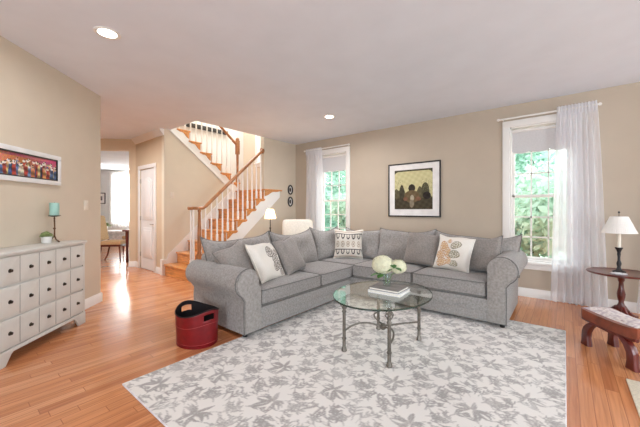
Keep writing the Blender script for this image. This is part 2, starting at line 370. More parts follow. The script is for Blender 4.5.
# ------------------------------------------------------------------ windows
def window(name, hole, y0, cols, rows, wide=.09):
    x0, x1, z0, z1 = hole; mid = (z0+z1)/2-.04
    mb = MB(); w = wide
    mb.box(x0-w, x0, y0-.022, y0, z0, z1+w, .004); mb.box(x1, x1+w, y0-.022, y0, z0, z1+w, .004); mb.box(x0-w, x1+w, y0-.026, y0, z1, z1+w, .004)
    mb.box(x0-w-.02, x1+w+.02, y0-.05, y0+.02, z0-.035, z0, .006); mb.box(x0-w, x1+w, y0-.02, y0, z0-.11, z0-.035, .004)
    for a, b in ((x0, x0+.02), (x1-.02, x1)): mb.box(a, b, y0, y0+.15, z0, z1)
    mb.box(x0, x1, y0, y0+.15, z1-.02, z1); mb.box(x0, x1, y0, y0+.15, z0, z0+.02)
    root = tag(mb.build(name, m_trim), kind='structure')
    for nm, a, b, yy in (('lower_sash', z0+.02, mid+.02, y0+.05), ('upper_sash', mid-.02, z1-.02, y0+.085)):
        s = MB(); X0, X1 = x0+.02, x1-.02; fw = .035
        s.box(X0, X0+fw, yy, yy+.03, a, b, .003); s.box(X1-fw, X1, yy, yy+.03, a, b, .003); s.box(X0, X1, yy, yy+.03, a, a+fw+.005, .003); s.box(X0, X1, yy, yy+.03, b-fw, b, .003)
        for i in range(1, cols):
            xx = X0+fw+(X1-X0-2*fw)*i/cols; s.box(xx-.009, xx+.009, yy+.004, yy+.026, a+fw, b-fw)
        for j in range(1, rows):
            zz = a+fw+(b-a-2*fw)*j/rows; s.box(X0+fw, X1-fw, yy+.004, yy+.026, zz-.009, zz+.009)
        so = s.build(nm, m_trim, root)
        bx(X0+fw, X1-fw, yy+.013, yy+.017, a+fw, b-fw).build('pane', m_pane, so)
    return root
window('window_1', W1, YB, 3, 3); window('window_2', W2, YB, 3, 3); window('window_3', W3, YB, 3, 2); window('window_8', W4, YB, 3, 3)
wd = MB(); a0, a1, b0, b1 = -6.62, -5.4, .75, 2.56
for q in ((a0-.09, a0, b0-.09, b1+.09), (a1, a1+.09, b0-.09, b1+.09), (a0, a1, b1, b1+.09), (a0, a1, b0-.09, b0), ((a0+a1)/2-.02, (a0+a1)/2+.02, b0, b1), (a0, a1, 1.6, 1.64)): wd.box(q[0], q[1], 12.375, 12.44, q[2], q[3])
wdo = tag(wd.build('window_4', m_trim, rz=D45), kind='structure'); bx(a0, a1, 12.43, 12.434, b0, b1).build('pane', m_pane, wdo)
for nm, (x0, x1), ax in (('window_5_added', (-1.45, 1.15), 'x'),):  # unseen window, added as the opening for the front fill light
    s = MB()
    for a, b in ((x0-.08, x0), (x1, x1+.08), (-.19, -.11)): s.box(a, b, -3.5, -3.44, .45, 2.48)
    s.box(x0, x1, -3.5, -3.44, 2.4, 2.48); s.box(x0, x1, -3.5, -3.44, .44, .5); s.box(x0, x1, -3.49, -3.46, 1.42, 1.46); tag(s.build(nm, m_trim), kind='structure')
for nm, y0, y1 in (('window_6_added', 0, 2.4), ('window_7_added', 3.3, 4.9)):  # unseen windows, added as openings for the right-hand fill lights
    s = MB(); ym = (y0+y1)/2
    for a, b in ((y0-.08, y0), (y1, y1+.08), (ym-.03, ym+.03)): s.box(3.83, 3.89, a, b, .48, 2.52)
    s.box(3.83, 3.89, y0, y1, 2.45, 2.52); s.box(3.83, 3.89, y0, y1, .48, .55); s.box(3.85, 3.88, y0, y1, 1.46, 1.5); tag(s.build(nm, m_trim), kind='structure')

# roller shades with a scalloped hem
def roller(x0, x1, zb, label):
    t = thing('roller_shade', label, 'window shade', ((x0+x1)/2, YB+.03, 2.34)); w = (x1-x0)/2; N = 48
    top = [(x, .0) for x in np.linspace(-w, w, N+1)]
    hem = [(x, zb-2.34+.035*(1-abs(math.sin(3*PI*(x+w)/(2*w))))) for x in np.linspace(-w, w, N+1)]
    mb = MB(); vv = []; ff = []
    for yy in (-.002, .002):
        for p in top+hem: vv.append((p[0], yy, p[1]))
    M = N+1
    for i in range(N):
        ff.append((i, i+1, M+i+1, M+i)); ff.append((2*M+i, 3*M+i, 3*M+i+1, 2*M+i+1)); ff.append((M+i, M+i+1, 3*M+i+1, 3*M+i))
    mb.add(vv, ff).build('shade_cloth', m_roller, t)
    MB().tube([(-w, 0, .02), (w, 0, .02)], .022, 12).build('roller_tube', m_trim, t)
roller(W1[0]+.024, W1[1]-.024, 2.03, 'pale grey roller shade with scalloped hem in the right window')
roller(W2[0]+.024, W2[1]-.024, 2.03, 'pale grey roller shade with scalloped hem in the left window beside the armchair')

# sheer curtains
def curtain(label, xa_top, xb_top, xa_bot, xb_bot, y, ztop, zbot, folds, amp, header=.1):
    t = thing('sheer_curtain', label, 'curtain', ((xa_top+xb_top)/2, y, 0)); cx = (xa_top+xb_top)/2
    nx, nz_ = folds*14, 40; vv = []; ff = []
    ph = [random.uniform(-.5, .5) for _ in range(folds+2)]
    for j in range(nz_+1):
        q = j/nz_; z = ztop+(zbot-ztop)*q; e = q**.8
        for i in range(nx+1):
            s = i/nx; x = (xa_top+(xb_top-xa_top)*s)*(1-e)+(xa_bot+(xb_bot-xa_bot)*s)*e
            k = s*folds; sh = .3*math.sin(s*9+2*q)
            a = amp*(.45+.55*min(1, q*4))
            yy = a*math.sin(2*PI*(k+sh*q))+.35*a*math.sin(2*PI*k*1.7+1)
            vv.append((x-cx+.25*a*math.cos(2*PI*k+1), yy, z+(.008*math.sin(2*PI*k) if j == nz_ else 0)))
    for j in range(nz_):
        for i in range(nx): a = j*(nx+1)+i; ff.append((a, a+1, a+nx+2, a+nx+1))
    MB().add(vv, ff).build('curtain_panel', m_sheer, t, ang=180)
    # pleated header band: a second layer of cloth
    vv = []; ff = []
    for j in range(4):
        z = ztop+.02-(header+.02)*j/3
        for i in range(nx+1):
            s = i/nx; x = xa_top+(xb_top-xa_top)*s; vv.append((x-cx, amp*.6*math.sin(2*PI*s*folds*1.5)-.012, z))
    for j in range(3):
        for i in range(nx): a = j*(nx+1)+i; ff.append((a, a+1, a+nx+2, a+nx+1))
    MB().add(vv, ff).build('pleated_header', m_sheer, t, ang=180)
    return t
curtain('tall white sheer curtain drawn to the right of the right window', -.08, .315, -.15, .41, 5.09, 2.56, .02, 8, .032)
curtain('white sheer curtain hanging left of the left window behind the armchair', -4.5, -4.05, -4.52, -3.98, 5.10, 2.54, .02, 6, .032)
curtain('white sheer curtain at the far right edge behind the lamp table', .86, 1.35, .655, 1.35, 5.09, 2.54, .02, 7, .03)
def rod(x0, x1, z, label):
    t = thing('curtain_rod', label, 'curtain rod', ((x0+x1)/2, 5.09, z)); w = (x1-x0)/2
    MB().tube([(-w, 0, 0), (w, 0, 0)], .012, 10).build('rod', m_trim, t)
    for s in (-1, 1):
        MB().ball((s*(w+.012), 0, 0), .02, sub=2).build('finial', m_trim, t)
        MB().tube([(s*(w-.04), 0, 0), (s*(w-.04), .085, 0)], .008, 8).build('bracket', m_trim, t)
rod(-.74, .33, 2.53, 'white curtain rod above the right window')
rod(-4.52, -3.36, 2.53, 'white curtain rod above the left window')
rod(.84, 1.8, 2.53, 'white curtain rod over the curtain at the far right edge')

# ------------------------------------------------------------------ closet door
dr = tag(bx(-6.945, -6.265, 2.632, 2.668, .008, 2.055).build('door_1', m_door), kind='structure')
dm = MB()
for a, b in ((-7.03, -6.95), (-6.26, -6.18)): dm.box(a, b, 2.598, 2.62, 0, 2.06, .003)
dm.box(-7.03, -6.18, 2.598, 2.62, 2.06, 2.14, .005); dm.build('door_casing', m_trim, dr)
def arch(x0, x1, z0, z1, rise, n=10):
    top = [(x1+(x0-x1)*i/n, z1+rise*math.sin(PI*i/n)) for i in range(n+1)]
    return [(x0, z0), (x1, z0)]+top
for (z0, z1, rise) in ((.25, .86, 0), (1.02, 1.78, .1)):
    for xa, xb in ((-6.83, -6.38),):
        p = MB()
        poly = arch(xa, xb, z0, z1, rise); p.prism(poly, 'y', 2.618, 2.634, .006)
        inner = arch(xa+.05, xb-.05, z0+.05, z1-.05, rise); p.prism(inner, 'y', 2.608, 2.63, .008); p.build('door_panel', m_door, dr)
MB().tube([(-6.31, 2.632, .93), (-6.31, 2.59, .93)], .012, 10).tube([(-6.31, 2.59, .93), (-6.40, 2.588, .935)], .009, 8).build('door_handle', m_brass, dr)
for z in (.3, 1.05, 1.82): bx(-6.955, -6.935, 2.612, 2.64, z-.045, z+.045).build('hinge', m_brass, dr)

# ------------------------------------------------------------------ staircase
st = thing('staircase', 'oak staircase with white balusters rising in two flights behind the sofa', 'staircase', (0, 0, 0))
R, T, Y0 = .2075, .227, 2.63
NL = 8
for i in range(1, NL):
    z = R*i; y = Y0+T*(i-1)
    bx(XS+.02, XO+.03, y-.028, y+T+.01, z-.03, z, .008).build('tread', m_stairwood, st)
    bx(XS+.02, XO-.005, y, y+.018, z-R, z-.03).build('riser', m_stairwood, st)
zl = R*NL; yl = Y0+T*(NL-1)
bx(XS+.02, XO-.005, yl, yl+.018, zl-R, zl-.03).build('riser', m_stairwood, st)
lp = MB().box(-6.84, XO-.115, yl-.028, YB-.005, zl-.03, zl, .006); lp.box(XO-.115, XO+.03, yl-.028, yl-.003, zl-.03, zl, .005); lp.box(XO+.002, XO+.03, yl-.028, yl+.5, zl-.03, zl, .006); lp.build('landing', m_stairwood, st)
# open side: stepped white stringer, carved wooden brackets
pl = []
for i in range(1, NL+1):
    y = Y0+T*(i-1); pl += [(y, R*(i-1)-.03 if i > 1 else 0), (y, R*i-.03)]
pl += [(yl+.44, zl-.03), (yl+.44, zl-.16), (Y0+.25, 0)]
MB().prism(pl, 'x', XO-.004, XO+.014).build('stringer', m_trim, st)
def bracket(y, z, L=.21, h=.12, d=1, x0=XO+.014, x1=XO+.024, off=0):
    pts = [(y, z), (y+d*L, z)]
    for k in range(1, 9):
        a = k/8; pts.append((y+d*L*(1-a), z-h*(a**1.6)-.012*math.sin(a*PI*3)))
    return MB().prism(pts, 'x', x0, x1)
for i in range(1, NL+1): bracket(Y0+T*(i-1)+.005, R*i-.03, .23 if i < NL else .42).build('bracket', m_stairwood, st)
# wall side: white skirt board
sk = [(2.575, 0), (2.575, .29), (2.66, .29)]
for k in range(11): y = 2.70+(yl-2.70)*k/10; sk.append((y, .33+(y-2.70)*R/T+.06))
sk += [(yl+.05, zl+.16), (yl+.05, zl), (yl, zl-R), (2.75, 0)]
MB().prism(sk, 'x', XS, XS+.019).box(XS-.07, XS, 2.578, 2.619, 0, .29).build('skirt_board', m_trim, st)
# balusters, lower flight
XR = XO-.04
rz = lambda y: 1.27+.912*(y-2.9)
def baluster(x, y, z0, z1):
    b = MB().box(x-.016, x+.016, y-.016, y+.016, z0, z0+.16, .002)
    h = z1-z0-.16; b.lathe([(.0155, z0+.16), (.011, z0+.175), (.016, z0+.19), (.0165, z0+.2), (.013, z0+.2+h*.45), (.010, z1)], x, y, 8)
    b.build('baluster', m_trim, st)
for i in range(1, NL):
    for o in (.06, .06+T/2):
        y = Y0+T*(i-1)+o
        if i == 1 and o < .1: continue
        if i == 1: continue
        baluster(XR, y, R*i, rz(y)-.02)
baluster(XR, Y0+.2, R, rz(Y0+.27)-.03)
for dx, dy in ((-.055, .03), (-.02, .005), (.03, .03), (-.075, .075)): baluster(XR+dx, Y0+dy+.02, R, 1.235)
nw = MB().box(XR-.04, XR+.04, Y0+.17-.04, Y0+.17+.04, R, R+.25, .004).lathe([(.03, R+.25), (.036, R+.27), (.026, R+.3), (.036, R+.36), (.033, R+.6), (.022, 1.18), (.03, 1.2), (.03, 1.235)], XR, Y0+.17, 14)
nw.build('newel_post', m_railwood, st)
rail = [(XR, 2.60, 1.25), (XR, 2.74, 1.25), (XR, 2.86, 1.255), (XR, 2.93, 1.297)]+[(XR, y, rz(y)) for y in (3.2, 3.6, 4.0, 4.205)]
hr = MB().tube(rail, .03, 10).lathe([(.0, 1.222), (.075, 1.225), (.085, 1.25), (.07, 1.278), (0, 1.28)], XR, 2.70, 18).build('handrail', m_railwood, st)
MB().tube([(XR, 4.18, rz(4.2)), (XR, 4.222, rz(4.2))], .055, 18).build('rosette', m_railwood, hr)
# upper flight
R2, T2, U0 = .19, .24, 4.30
NU = 7
for k in range(1, NU+1):
    z = zl+R2*k; y = U0-T2*(k-1)
    bx(-6.84, XS+.03, y-T2-.01, y+.028, z-.03, z, .008).build('tread', m_stairwood, st)
    bx(-6.84, XS-.002, y-.018, y, z-R2, z-.03).build('riser', m_stairwood, st)
    bracket(y-.005, z-.03, .22, .13, -1, XS+.014, XS+.024).build('bracket', m_stairwood, st)
pu = []
for k in range(1, NU+1):
    y = U0-T2*(k-1); pu += [(y, zl+R2*(k-1)-.03), (y, zl+R2*k-.03)]
ye = U0-T2*NU; pu += [(ye, zl+R2*NU-.03), (ye, 2.62+.79*(2.86-ye)), (4.085, 1.652), (4.3, 1.61)]
MB().prism(pu, 'x', XS-.002, XS+.014).build('stringer', m_trim, st)
MB().tube([(XS+.02, y, 2.62-.79*(y-2.86)+.015) for y in (2.66, 3.3, 4.06)], .017, 8).build('stringer_moulding', m_trim, st)
XU = XS-.02
ru = lambda y: 2.74+.79*(4.23-y)
for k in range(1, NU+1):
    for o in (.07, .07+T2/2):
        y = U0-T2*(k-1)-o
        if k == 1 and o < .1: continue
        baluster(XU, y, zl+R2*k, ru(y)-.02)
hu = MB().tube([(XU, y, ru(y)) for y in (4.24, 3.8, 3.3, 2.7)], .03, 10).build('handrail', m_railwood, st)
MB().box(XU-.04, XU+.04, 4.24, 4.32, 2.5, 2.82, .006).lathe([(.045, zl+.005), (.045, zl+.25), (.03, zl+.28), (.026, zl+.5), (.03, 2.5)], XU, 4.28, 14).lathe([(.03, 2.82), (.045, 2.84), (.035, 2.87), (0, 2.89)], XU, 4.28, 14).build('newel_post', m_railwood, st)
# upstairs wall rail seen between the upper balusters
wr = thing('wall_rail', 'dark rail on the stairwell wall seen between the upper balusters', 'wall rail', (-6.85, 3.9, 3.2))
MB().box(.03, .075, -.75, .75, -.05, .05, .01).build('rail', m_blackframe, wr)
for y in (-.6, .6): bx(0, .035, y-.015, y+.015, -.02, .02).build('bracket', m_blackframe, wr)

# ------------------------------------------------------------------ recessed lights
def downlight(x, y, label, power):
    t = thing('recessed_light', label, 'ceiling light', (x, y, H))
    MB().lathe([(.098, 0), (.098, -.006), (.09, -.01), (.07, -.006), (.07, .0)], 0, 0, 32).build('trim_ring', m_trim, t)
    MB().lathe([(0, -.004), (.069, -.004), (.069, -.001), (0, -.001)], 0, 0, 32).build('diffuser', m_lit, t)
    d = bpy.data.lights.new('downlight_bulb', 'AREA'); d.shape = 'DISK'; d.size = .14; d.energy = power; d.color = (.97, .97, 1); d.spread = PI*.95
    o = bpy.data.objects.new('downlight_bulb', d); C.objects.link(o); o.parent = t; o.location = (0, 0, -.012)
downlight(-3.05, .89, 'round recessed ceiling light above the dresser side, the larger lit disc', 7)
downlight(-2.98, 3.95, 'small round recessed ceiling light above the sofa corner', 17)

downlight(-6.2, 1.1, 'added unseen ceiling light in the hall behind the end of the left wall', 42)  # out of view, added to brighten the hall

# ------------------------------------------------------------------ area rugs
def damask(X, Y, P=.62, Q=.86):
    """scrolling leaf damask: half-drop medallions mirrored about their axis; returns 0..1"""
    r = np.random.default_rng(3)
    strokes = []
    def leaf(x, y, ang, L, w, curl):
        pts = []; a = math.radians(ang); px, py = x, y
        for k in range(11):
            q = k/10; pts.append((px, py, w*.56*(math.sin(PI*min(1, .12+.88*q))**.8)*(1-.25*q)+.0015)); a += math.radians(curl)/10; px += L/10*math.cos(a); py += L/10*math.sin(a)
        strokes.append(pts)
    def spray(x, y, ang, L, w, curl, n=3):
        leaf(x, y, ang, L, w*.45, curl)
        a = math.radians(ang); px, py = x, y
        for k in range(n):
            a += math.radians(curl)/(n+1); px += L/(n+1)*math.cos(a); py += L/(n+1)*math.sin(a)
            for sg in (-1, 1): leaf(px, py, math.degrees(a)+sg*48, L*(.42-.06*k), w*.8, -sg*30)
    leaf(0, .0, 90, .13, .032, 0)
    for an, L, w, c in ((62, .12, .020, -65), (34, .13, .018, -75), (8, .10, .018, 80), (-22, .11, .018, -70), (-50, .12, .018, 75), (-78, .12, .016, 35)): leaf(.012, -.01, an, L, w, c)
    spray(.05, .16, 62, .17, .015, -80); spray(.06, -.18, -50, .17, .015, 85); spray(.17, .02, 20, .13, .013, 70, 2)
    spray(.02, .22, 88, .17, .014, -20, 3); spray(.10, .30, 20, .13, .012, -90, 2); spray(.11, -.30, -10, .13, .012, 90, 2); spray(.23, .22, 100, .12, .012, 60, 2); spray(.22, -.2, -100, .12, .012, -60, 2); spray(.08, .06, 70, .12, .010, -120, 2); spray(.2, .1, -20, .09, .010, 120, 1); spray(.15, -.08, -30, .12, .012, 80, 2); spray(.16, .13, 40, .12, .012, -100, 2); leaf(.02, -.24, -95, .13, .016, 40)
    for k in range(10): spray(r.uniform(.03, .29), r.uniform(-.4, .4), r.uniform(0, 360), r.uniform(.07, .12), .0115, r.uniform(-110, 110), 2)
    P2 = P/2
    out = np.zeros_like(X)
    for (ox, oy) in ((0, 0), (P2, Q/2)):
        x = X-ox; y = Y-oy
        x = (x+P2) % P-P2; y = (y+Q/2) % Q-Q/2; x = np.abs(x)
        for pts in strokes:
            for (x0, y0, w0), (x1, y1, w1) in zip(pts[:-1], pts[1:]):
                dx, dy = x1-x0, y1-y0; t_ = np.clip(((x-x0)*dx+(y-y0)*dy)/(dx*dx+dy*dy), 0, 1)
                d = np.hypot(x-x0-t_*dx, y-y0-t_*dy)-(w0+(w1-w0)*t_)
                out = np.maximum(out, np.clip(.5-d/.008, 0, 1)*(.72+.28*np.clip(1+d/.008, 0, 1)))
    return out
RX, RY = 1.205, 1.565; nx, ny = 300, 390
gx, gy = np.meshgrid(np.linspace(-RX, RX, nx+1), np.linspace(-RY, RY, ny+1))
wob = .012*np.sin(gy*23+gx*7)+.01*np.sin(gx*31-gy*11); wob2 = .012*np.sin(gx*19+gy*9)+.01*np.sin(gy*29-gx*13)
pat = damask((gx+wob)/.82, (gy+wob2)/.82)
co = np.stack([gx, gy, np.full_like(gx, .012)], -1).reshape(-1, 3)
ii = (np.arange(ny)[:, None]*(nx+1)+np.arange(nx)[None, :]).ravel(); fc = np.stack([ii, ii+1, ii+nx+2, ii+nx+1], -1)
me = bpy.data.meshes.new('pile'); me.from_pydata(co.tolist(), [], fc.tolist()); me.materials.append(m_rug); me.shade_smooth()
at = me.color_attributes.new('weave', 'FLOAT_COLOR', 'POINT'); buf = np.ones((len(co), 4), np.float32); buf[:, :3] = pat.reshape(-1, 1); at.data.foreach_set('color', buf.ravel())
rg = thing('area_rug', 'large off white area rug with grey damask pattern under the coffee table', 'rug', (-1.2, 2.36, 0))
po = bpy.data.objects.new('pile', me); C.objects.link(po); po.parent = rg
MB().box(-1.21, 1.21, -1.57, 1.57, 0, .0115, .004).build('binding', m_linen, rg)
tag(MB().box(0, 1.6, -1.9, 0, 0, .012, .004).build('area_rug', m_creamrug, loc=(.345, 3.09, 0)), 'plain cream rug at the right edge below the footstool', 'rug')

# ------------------------------------------------------------------ sectional sofa
RT = .012
sf = thing('sectional_sofa', 'grey chenille L shaped sectional sofa with rolled arms on the rug', 'sofa', (0, 0, 0))
XF, YF = -2.33, 3.58      # front planes of the two wings
# base frames
b = MB(); b.box(-3.3, XF, 1.95, 4.6, .05, .155, .012); b.box(-3.3, XF+.004, 1.95, 4.6, .15, .262, .014); b.build('base', m_sofa, sf)
b = MB(); b.box(XF-.02, -.62, YF, 4.6, .05, .155, .012); b.box(XF-.02, -.62, YF-.004, 4.6, .15, .285, .014); b.build('base', m_sofa, sf)
b = MB().box(-3.34, -3.17, 1.9, 4.62, .1, .72, .05, 3); b.build('back_frame', m_sofa, sf)
b = MB().box(-3.2, -.55, 4.46, 4.62, .1, .74, .05, 3); b.build('back_frame', m_sofa, sf)
def arm_profile(zc, r, w=.2):
    # coordinates: s = 0 outer face, growing towards the seat; roll leans outwards
    cx = .035
    p = [(w, .05), (w, zc-.06)]
    for k in range(0, 21):
        a = math.radians(-15+(255)*k/20); p.append((cx+.0+r*math.cos(a), zc+r*math.sin(a)))
    p += [(.0, zc-.17), (-.005, zc-.25), (0, .05)]
    return p
# left arm: runs along x, outer face at y = 1.77
prof = arm_profile(.53, .135)
la = MB().prism([(1.775+s, z) for s, z in prof], 'x', -3.25, XF-.006, .012).build('arm', m_sofa, sf)
MB().prism([(1.775+.01+s*.94, .006+z*.985) for s, z in prof], 'x', XF-.01, XF+.006, .005).build('arm_panel', m_pillow, la)
MB().tube([(XF-.006, 1.775+s, z) for s, z in prof], .0045, 6, closed=True).build('piping', m_piping, la)
prof = arm_profile(.60, .14, .17)
ra = MB().prism([(-.46-s, z) for s, z in prof], 'y', YF+.006, 4.58, .012).build('arm', m_sofa, sf)
MB().prism([(-.47-s*.94, .006+z*.985) for s, z in prof], 'y', YF-.006, YF+.01, .005).build('arm_panel', m_pillow, ra)
MB().tube([(-.46-s, YF+.006, z) for s, z in prof], .0045, 6, closed=True).build('piping', m_piping, ra)
for x, y in ((-2.38, 1.82), (-3.2, 1.82), (-.5, 3.63), (-.52, 4.48), (-3.2, 4.5), (-2.4, 3.5)):
    MB().lathe([(.022, RT+.001), (.03, .052)], x, y, 12).build('foot', m_foot, sf)
# seat cushions: boxes with crowned tops
def cushion(x0, x1, y0, y1, z0, z1, crown=.02, b=.035, n=10):
    bm = bmesh.new(); bmesh.ops.create_cube(bm, size=1)
    bmesh.ops.subdivide_edges(bm, edges=bm.edges, cuts=n, use_grid_fill=True)
    w, d, h = (x1-x0)/2, (y1-y0)/2, (z1-z0)/2
    for v in bm.verts:
        p = [v.co.x*2*w, v.co.y*2*d, v.co.z*2*h]
        q = [max(-a+b, min(a-b, c)) for a, c in zip((w, d, h), p)]
        dl = Vector([c-e for c, e in zip(p, q)])
        if dl.length > 1e-9: dl = dl.normalized()*b
        p = Vector(q)+dl
        u, t = p.x/w, p.y/d
        p.z += crown*(1-u*u)*(1-t*t)*(1 if p.z > 0 else .0)
        v.co = Vector(((x0+x1)/2+p.x, (y0+y1)/2+p.y, (z0+z1)/2+p.z))
    return MB().addbm(bm)
def seat(x0, x1, y0, y1, z0, z1):
    c = cushion(x0, x1, y0, y1, z0, z1).build('seat_cushion', m_sofa, sf, ang=60)
    for zz in (z0+.025, z1-.012):
        r = .03; pts = []
        for (cx, cy, a0) in ((x1-r, y1-r, 0), (x0+r, y1-r, 90), (x0+r, y0+r, 180), (x1-r, y0+r, 270)):
            for k in range(5): a = math.radians(a0+90*k/4); pts.append((cx+(r+.002)*math.cos(a), cy+(r+.002)*math.sin(a), zz))
        MB().tube(pts, .006, 6, closed=True).build('piping', m_piping, c)
seat(-3.05, XF+.0, 1.985, 2.93, .262, .435); seat(-3.05, XF+.0, 2.945, 3.72, .262, .435)
seat(-3.05, -2.325, 3.73, 4.34, .27, .44)
seat(-2.31, -1.46, YF+.005, 4.34, .285, .465); seat(-1.45, -.645, YF+.005, 4.34, .285, .465)
# soft cushions
def pillow(w, h, t, n=26, corner=.06, sag=0, fn=None, seed=0, plump=.42, ear=0):
    """square pillow standing in local x (width), y (thickness), z (height, from 0); returns MB and colours"""
    r = np.random.default_rng(seed); ph = r.uniform(0, 6.28, 8)
    vv = []; ff = []; cols = []
    for side in (-1, 1):
        for j in range(n+1):
            for i in range(n+1):
                u, v = -1+2*i/n, -1+2*j/n
                pin = 1-corner*(1-abs(v)**2.2)*abs(u)**3; pin2 = 1-corner*(1-abs(u)**2.2)*abs(v)**3
                x = u*w/2*pin; z = v*h/2*pin2
                prof_ = max(0, (1-u**4)*(1-v**4))**plump
                y = side*t/2*prof_
                y += .012*prof_*(math.sin(3*u+ph[0]+2*v)+.6*math.sin(5*v+ph[1]-3*u))
                z += -sag*(1-u*u)*(v+1)/2*.5
                if ear: z += ear*abs(u)**4*max(0, v)**4
                z += .008*math.sin(4*u+ph[2])*(v > 0)*v
                vv.append((x, y, z+h/2)); cols.append(fn(u, v, side) if fn else None)
    N = (n+1)**2
    for s_ in range(2):
        for j in range(n):
            for i in range(n):
                a = s_*N+j*(n+1)+i; ff.append((a, a+1, a+n+2, a+n+1) if s_ else (a, a+n+1, a+n+2, a+1))
    return MB().add(vv, ff), cols
def seam_pts(w, h, corner=.06, sag=0, n=26, ear=0, seed=0):
    r = np.random.default_rng(seed); ph = r.uniform(0, 6.28, 8)
    pts = []
    def P(u, v):
        pin = 1-corner*(1-abs(v)**2.2)*abs(u)**3; pin2 = 1-corner*(1-abs(u)**2.2)*abs(v)**3
        z = v*h/2*pin2-sag*(1-u*u)*(v+1)/2*.5+(ear*abs(u)**4*max(0, v)**4)+.008*math.sin(4*u+ph[2])*(v > 0)*v
        return (u*w/2*pin, 0, z+h/2)
    for k in range(n): pts.append(P(-1+2*k/n, -1))
    for k in range(n): pts.append(P(1, -1+2*k/n))
    for k in range(n): pts.append(P(1-2*k/n, 1))
    for k in range(n): pts.append(P(-1, 1-2*k/n))
    return pts
def place(loc, yaw, tilt, roll=0): return Matrix.Translation(loc) @ Matrix.Rotation(yaw, 4, 'Z') @ Matrix.Rotation(tilt, 4, 'X') @ Matrix.Rotation(roll, 4, 'Y')
# local -y is the front; tilt < 0 leans the top backwards (towards +y)
def back_cushion(loc, yaw, tilt, w, h, t, sag=.03, ear=.03, seed=1, roll=0):
    M = place(loc, yaw, tilt, roll)
    mb, _ = pillow(w, h, t, corner=.05, sag=sag, seed=seed, ear=ear, plump=.5)
    c = mb.xf(M).build('back_cushion', m_pillow, sf, ang=180)
    MB().tube([M @ Vector(p) for p in seam_pts(w, h, .05, sag, ear=ear, seed=seed)], .006, 6, closed=True).build('piping', m_piping, c)
LY = PI/2          # faces +x
back_cushion((-2.99, 2.31, .41), LY, math.radians(-18), 1.0, .5, .23, sag=.05, ear=.05, seed=1, roll=math.radians(-1))
back_cushion((-2.99, 3.24, .41), LY, math.radians(-18), .86, .5, .23, sag=.04, ear=.045, seed=2)
back_cushion((-2.99, 3.99, .42), LY-.12, math.radians(-15), .66, .5, .2, sag=.04, ear=.04, seed=3)
back_cushion((-2.60, 4.29, .43), 0, math.radians(-13), .72, .47, .2, sag=.02, ear=.03, seed=4)
back_cushion((-1.86, 4.27, .44), 0, math.radians(-15), .88, .49, .22, sag=.03, ear=.03, seed=5)
back_cushion((-.93, 4.27, .44), 0, math.radians(-15), 1.04, .46, .22, sag=.03, ear=.06, seed=6, roll=math.radians(1.5))

def throw(label, loc, yaw, tilt, size, t, m, fn=None, seed=0, roll=0, h=None, group=None, corner=.09):
    root = thing('throw_pillow', label, 'throw pillow', loc, 0, group)
    M = place((0, 0, 0), yaw, tilt, roll); n = 64 if fn else 26
    mb, cols = pillow(size, h or size, t, n=n, corner=corner, fn=fn, seed=seed)
    if fn:
        me_o = mb.xf(M).build('cover', m, root, ang=180, weld=False)
        at = me_o.data.color_attributes.new('weave', 'FLOAT_COLOR', 'POINT')
        buf = np.ones((len(cols), 4), np.float32); buf[:, :3] = np.array([lin(c) for c in cols]); at.data.foreach_set('color', buf.ravel())
    else: me_o = mb.xf(M).build('cover', m, root, ang=180)
    MB().tube([M @ Vector(p) for p in seam_pts(size, h or size, corner, seed=seed)], .0045, 6, closed=True).build('seam_cord', m_piping if not fn else m_cream, root)
    return root
def paisley(cx, cy, pals):
    def f(u, v, side):
        base = (233, 226, 216)
        if side > 0: return base
        c = base
        for k, (px, py, rx, ry, rot, pal) in enumerate(pals):
            dx, dy = u-px, v-py; ca, sa = math.cos(rot), math.sin(rot); a, b_ = (dx*ca+dy*sa)/rx, (-dx*sa+dy*ca)/ry
            b_ += .25*a*a
            d = math.hypot(a, b_)
            if d < 1:
                if d > .82: c = pal[0]
                elif d > .6: c = pal[1] if int((math.atan2(b_, a)+PI)*3) % 2 else base
                elif d > .45: c = pal[0]
                elif d > .22: c = pal[2]
                else: c = pal[0]
        return c
    return f
GR = [(120, 112, 106), (176, 166, 156), (206, 196, 186)]; GO = [(196, 150, 108), (216, 178, 132), (224, 196, 162)]; OL = [(142, 134, 112), (180, 172, 146), (214, 206, 190)]
fl1 = paisley(0, 0, [(.2, .38, .24, .3, .2, GR), (.42, -.02, .22, .26, -.3, GR), (.3, -.42, .24, .24, .2, GR), (.66, -.38, .2, .24, 0, GR), (.62, .32, .12, .2, .4, GR), (.68, -.76, .18, .16, 0, GR)])
fl2 = paisley(0, 0, [(-.5, .3, .26, .32, .3, GO), (-.62, -.2, .24, .26, -.3, GO), (-.2, -.05, .2, .3, .2, GO), (-.5, -.62, .3, .26, .5, GO), (.18, .42, .3, .2, .5, OL), (.16, -.1, .32, .22, .1, OL), (.2, -.62, .26, .18, 0, OL), (-.1, -.5, .14, .22, 0, GO), (-.2, .62, .12, .14, 0, GO)])
def ikat(u, v, side):
    base = (226, 218, 206); dk = (84, 76, 74); md = (182, 162, 142)
    k = (u*2.75+.5) % 1-.5
    for vc in (.5, -.55):
        q = v-vc
        if .13 < q < .2: return dk
        if -.22 < q <= .13:
            d = math.hypot(k*2.1, (q-.05)*2.9)
            if q > 0: d = abs(k)*2.1
            if .42 < d < .72: return dk
            if d < .2 and q < .05: return md
    q = v+.03
    if abs(q) < .24:
        d = math.hypot(k*1.7, q*2.6)
        if .36 < d < .56: return md
        if d < .18: return (150, 130, 112)
    if abs(v-.86) < .035 or abs(v+.9) < .03: return md
    return base
throw('grey throw pillow slumped against the left arm of the sofa', (-2.68, 2.09, .46), LY+.15, math.radians(-32), .44, .19, m_throw, seed=11, roll=math.radians(-14))
